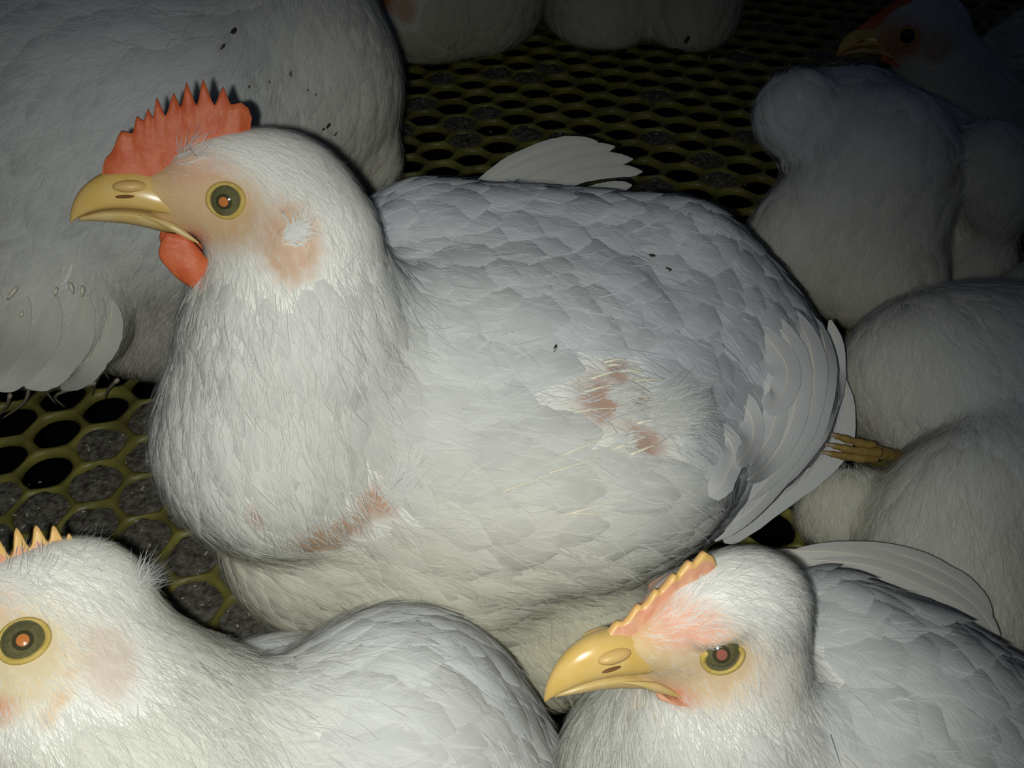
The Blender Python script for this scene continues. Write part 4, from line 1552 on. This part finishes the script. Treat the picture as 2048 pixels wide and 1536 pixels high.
def hens_back():
    # two at the top
    hf = HeadFrame((768, -28), .80, roll=15)
    pr = hf.prims() + [el(900, -30, .86, 190, 160, 165, k=.03), sp(830, 20, .83, 95, .03), cp((800, -20, .815, 52), (850, 0, .84, 80), .02)]
    z = [Zone('body_plumage', 900, 40, .2, 1, .028, .016, 40, .013, CREAM, .1, lift=.0014)]
    root, body, _ = hen('hen', 'cream white hen beyond the net gap, its orange face half hidden by the big hen', pr, .004, z, hf, q=.6, hair_scale=.6, face_col=(.52, .22, .11))
    add_head(root, hf, body, comb=COMB_SMALL)
    hf = HeadFrame((1290, -340), .95, roll=15)
    pr = hf.prims() + [el(1205, 0, .90, 120, 150, 160, k=.03), el(1375, -10, .885, 105, 140, 170, k=.012), cp((1290, -80, .93, 130), (1300, -290, .97, 70), .05)]
    z = [Zone('body_plumage', 1200, 40, .1, 1, .030, .016, 40, .013, CREAM, .07, lift=.0014), Zone('tail_plumage', 1370, 60, 0, 1, .040, .014, 40, .013, CREAM, .07, lift=.0020)]
    root, body, _ = hen('hen', 'far white hen seen from behind with ruffled rump feathers beyond the net gap', pr, .0045, z, hf, q=.6, hair_scale=.6)
    add_head(root, hf, body, comb=COMB_SMALL)
    if DRESS:
        for f in [(1355, 95, .004, 1.4), (1335, 100, .0025, 1.0), (1375, 75, .002, 1.2)]:
            flake(root, body, *f)
    pr = [el(1575, -75, 1.05, 130, 110, 95, k=.03), el(1660, -110, 1.06, 90, 90, 90, k=.03)]
    z = [Zone('body_plumage', 1575, -20, .3, 1, .03, .016, 30, .013, CREAM, .1)]
    hen('hen', 'dim white hen farthest back, only its underside in view above the dark floor', pr, .006, z, q=.5, hair_scale=.5)
    # the one whose head shows at the top right
    hf = HeadFrame((1815, 70), .66, down=4, toward=.0, roll=14, scale=1.0)
    pr = hf.prims()
    pr += [cp((1850, 90, .68, 56), (1900, 190, .70, 75), .02), cp((1900, 190, .70, 75), (2010, 330, .73, 130), .04), el(2080, 170, .76, 150, 130, 150, k=.04), el(2230, 120, .8, 150, 130, 130, k=.05)]
    z = [Zone('head_down', 1840, 50, 1, .4, .01, .005, 120, .006, WHITE, .02, vane=0, hw=.0005),
         Zone('neck_plumage', 1880, 150, .3, 1, .018, .009, 80, .010, WHITE, .04, lift=.0012, hw=.0006),
         Zone('body_plumage', 2020, 120, .8, .6, .030, .016, 40, .013, CREAM, .06, lift=.0020)]
    root, body, _ = hen('hen', 'hen whose orange face and dark eye peer out in profile from the dim back corner', pr, .0035, z, hf, [], q=.6, hair_scale=.7, face_col=(.52, .22, .11))
    add_head(root, hf, body, comb=[(3.4, .75), (2.8, 1.1), (2.0, 1.5), (1.2, 1.95), (.4, 2.2), (-.4, 2.2)], comb_label='low red comb', wattle_size=.5, dull=True)
    # the bird facing away on the right
    pr = [
        el(1740, 400, .575, 160, 150, 225, k=.03),
        el(1588, 225, .556, 76, 70, 86, pitch=15, k=.014),
        el(1690, 235, .578, 125, 110, 97, k=.014),
        el(1830, 310, .59, 120, 110, 105, k=.02),
        el(1985, 360, .560, 80, 100, 125, pitch=-18, k=.006),
        el(1610, 500, .575, 120, 110, 130, k=.025),
        el(1760, 560, .565, 125, 110, 100, k=.02),
        el(1930, 540, .60, 90, 100, 100, k=.02),
    ]
    z = [
        Zone('wing_plumage', 1580, 220, .3, 1, .024, .016, 25, .011, COOL_CAST, .03, lift=.0014),
        Zone('back_plumage', 1740, 220, .0, 1, .030, .018, 25, .012, COOL_CAST, .05, lift=.0016),
        Zone('back_plumage', 1740, 430, -.05, 1, .034, .016, 35, .013, WHITE, .06, lift=.0016),
        Zone('rump_plumage', 1720, 580, -.2, 1, .030, .014, 60, .014, CREAM, .06, lift=.0018),
        Zone('wing_plumage', 1985, 340, -.2, 1, .030, .016, 25, .011, WHITE, .03, lift=.0014),
    ]
    root, body, _ = hen('hen', 'broad white hen facing away with a bulging wing, just below the orange-faced head', pr, .0035, z, None,
                        [(1905, 360, 14, (.4, .2, .15))], q=.7, hair_scale=.7)
    # the one lying on its side at the right
    hf = HeadFrame((2350, 600), .455, roll=15, facing=1)
    pr = hf.prims() + [
        el(1880, 760, .465, 200, 160, 165, k=.02),
        el(1990, 720, .48, 200, 170, 130, k=.03),
        el(1930, 1060, .422, 185, 150, 205, k=.008),
        el(2040, 1000, .44, 190, 170, 230, k=.03),
        el(1690, 1025, .445, 92, 80, 100, k=.010),
        el(1660, 820, .485, 58, 60, 78, k=.008),
        el(2200, 900, .47, 250, 200, 260, k=.05),
        cp((2250, 800, .47, 150), (2330, 660, .47, 100), .04),
        el(1850, 1180, .405, 110, 110, 120, k=.03),
        el(1960, 1230, .40, 110, 110, 110, k=.03),
    ]
    z = [
        Zone('back_plumage', 1850, 660, .3, 1, .028, .015, 40, .013, WHITE, .04, lift=.0012),
        Zone('back_plumage', 1980, 760, .6, 1, .028, .015, 40, .013, COOL_CAST, .05, lift=.0012),
        Zone('thigh_down', 1790, 800, -.15, 1, .024, .012, 60, .013, CREAM, .04, lift=.0012),
        Zone('thigh_down', 1690, 1020, .0, 1, .022, .012, 60, .013, CREAM, .03, lift=.0012),
        Zone('breast_plumage', 1930, 1000, -.1, 1, .028, .014, 60, .014, WHITE, .06, lift=.0014),
        Zone('breast_plumage', 1930, 1150, .1, 1, .028, .014, 60, .014, CREAM, .05, lift=.0014),
    ]
    root, body, _ = hen('hen', 'white hen lying on its side at the edge with yellow toes sticking out', pr, .0032, z, hf, [], q=.8, hair_scale=.8)
    add_head(root, hf, body, comb=COMB_SMALL)
    d = .418
    toes = [
        np.array([P(1748, 893, d), P(1712, 884, d - .003), P(1672, 872, d - .003)]),
        np.array([P(1760, 905, d - .002), P(1716, 902, d - .006), P(1668, 892, d - .005)]),
        np.array([P(1752, 915, d), P(1712, 916, d - .005), P(1662, 908, d - .004)]),
    ]
    foot(root, [t[::1] for t in toes], .0022, np.array([P(1830, 925, d + .03), P(1790, 912, d + .012), P(1752, 904, d)]))
    # sliver of another at the right edge
    pr = [el(2120, 650, .56, 150, 130, 110, pitch=25, k=.03), el(2230, 610, .58, 160, 150, 150, k=.04), cp((2230, 540, .6, 100), (2290, 400, .62, 60), .04)]
    z = [Zone('body_plumage', 2030, 590, .5, 1, .03, .016, 40, .013, WHITE, .1)]
    hen('hen', 'pale hen shoulder in the corner gap above the side-lying hen', pr, .0045, z, q=.6, hair_scale=.6)


hen_main()
hen_right_front()
hen_left_front()
hen_left_back()
hens_back()
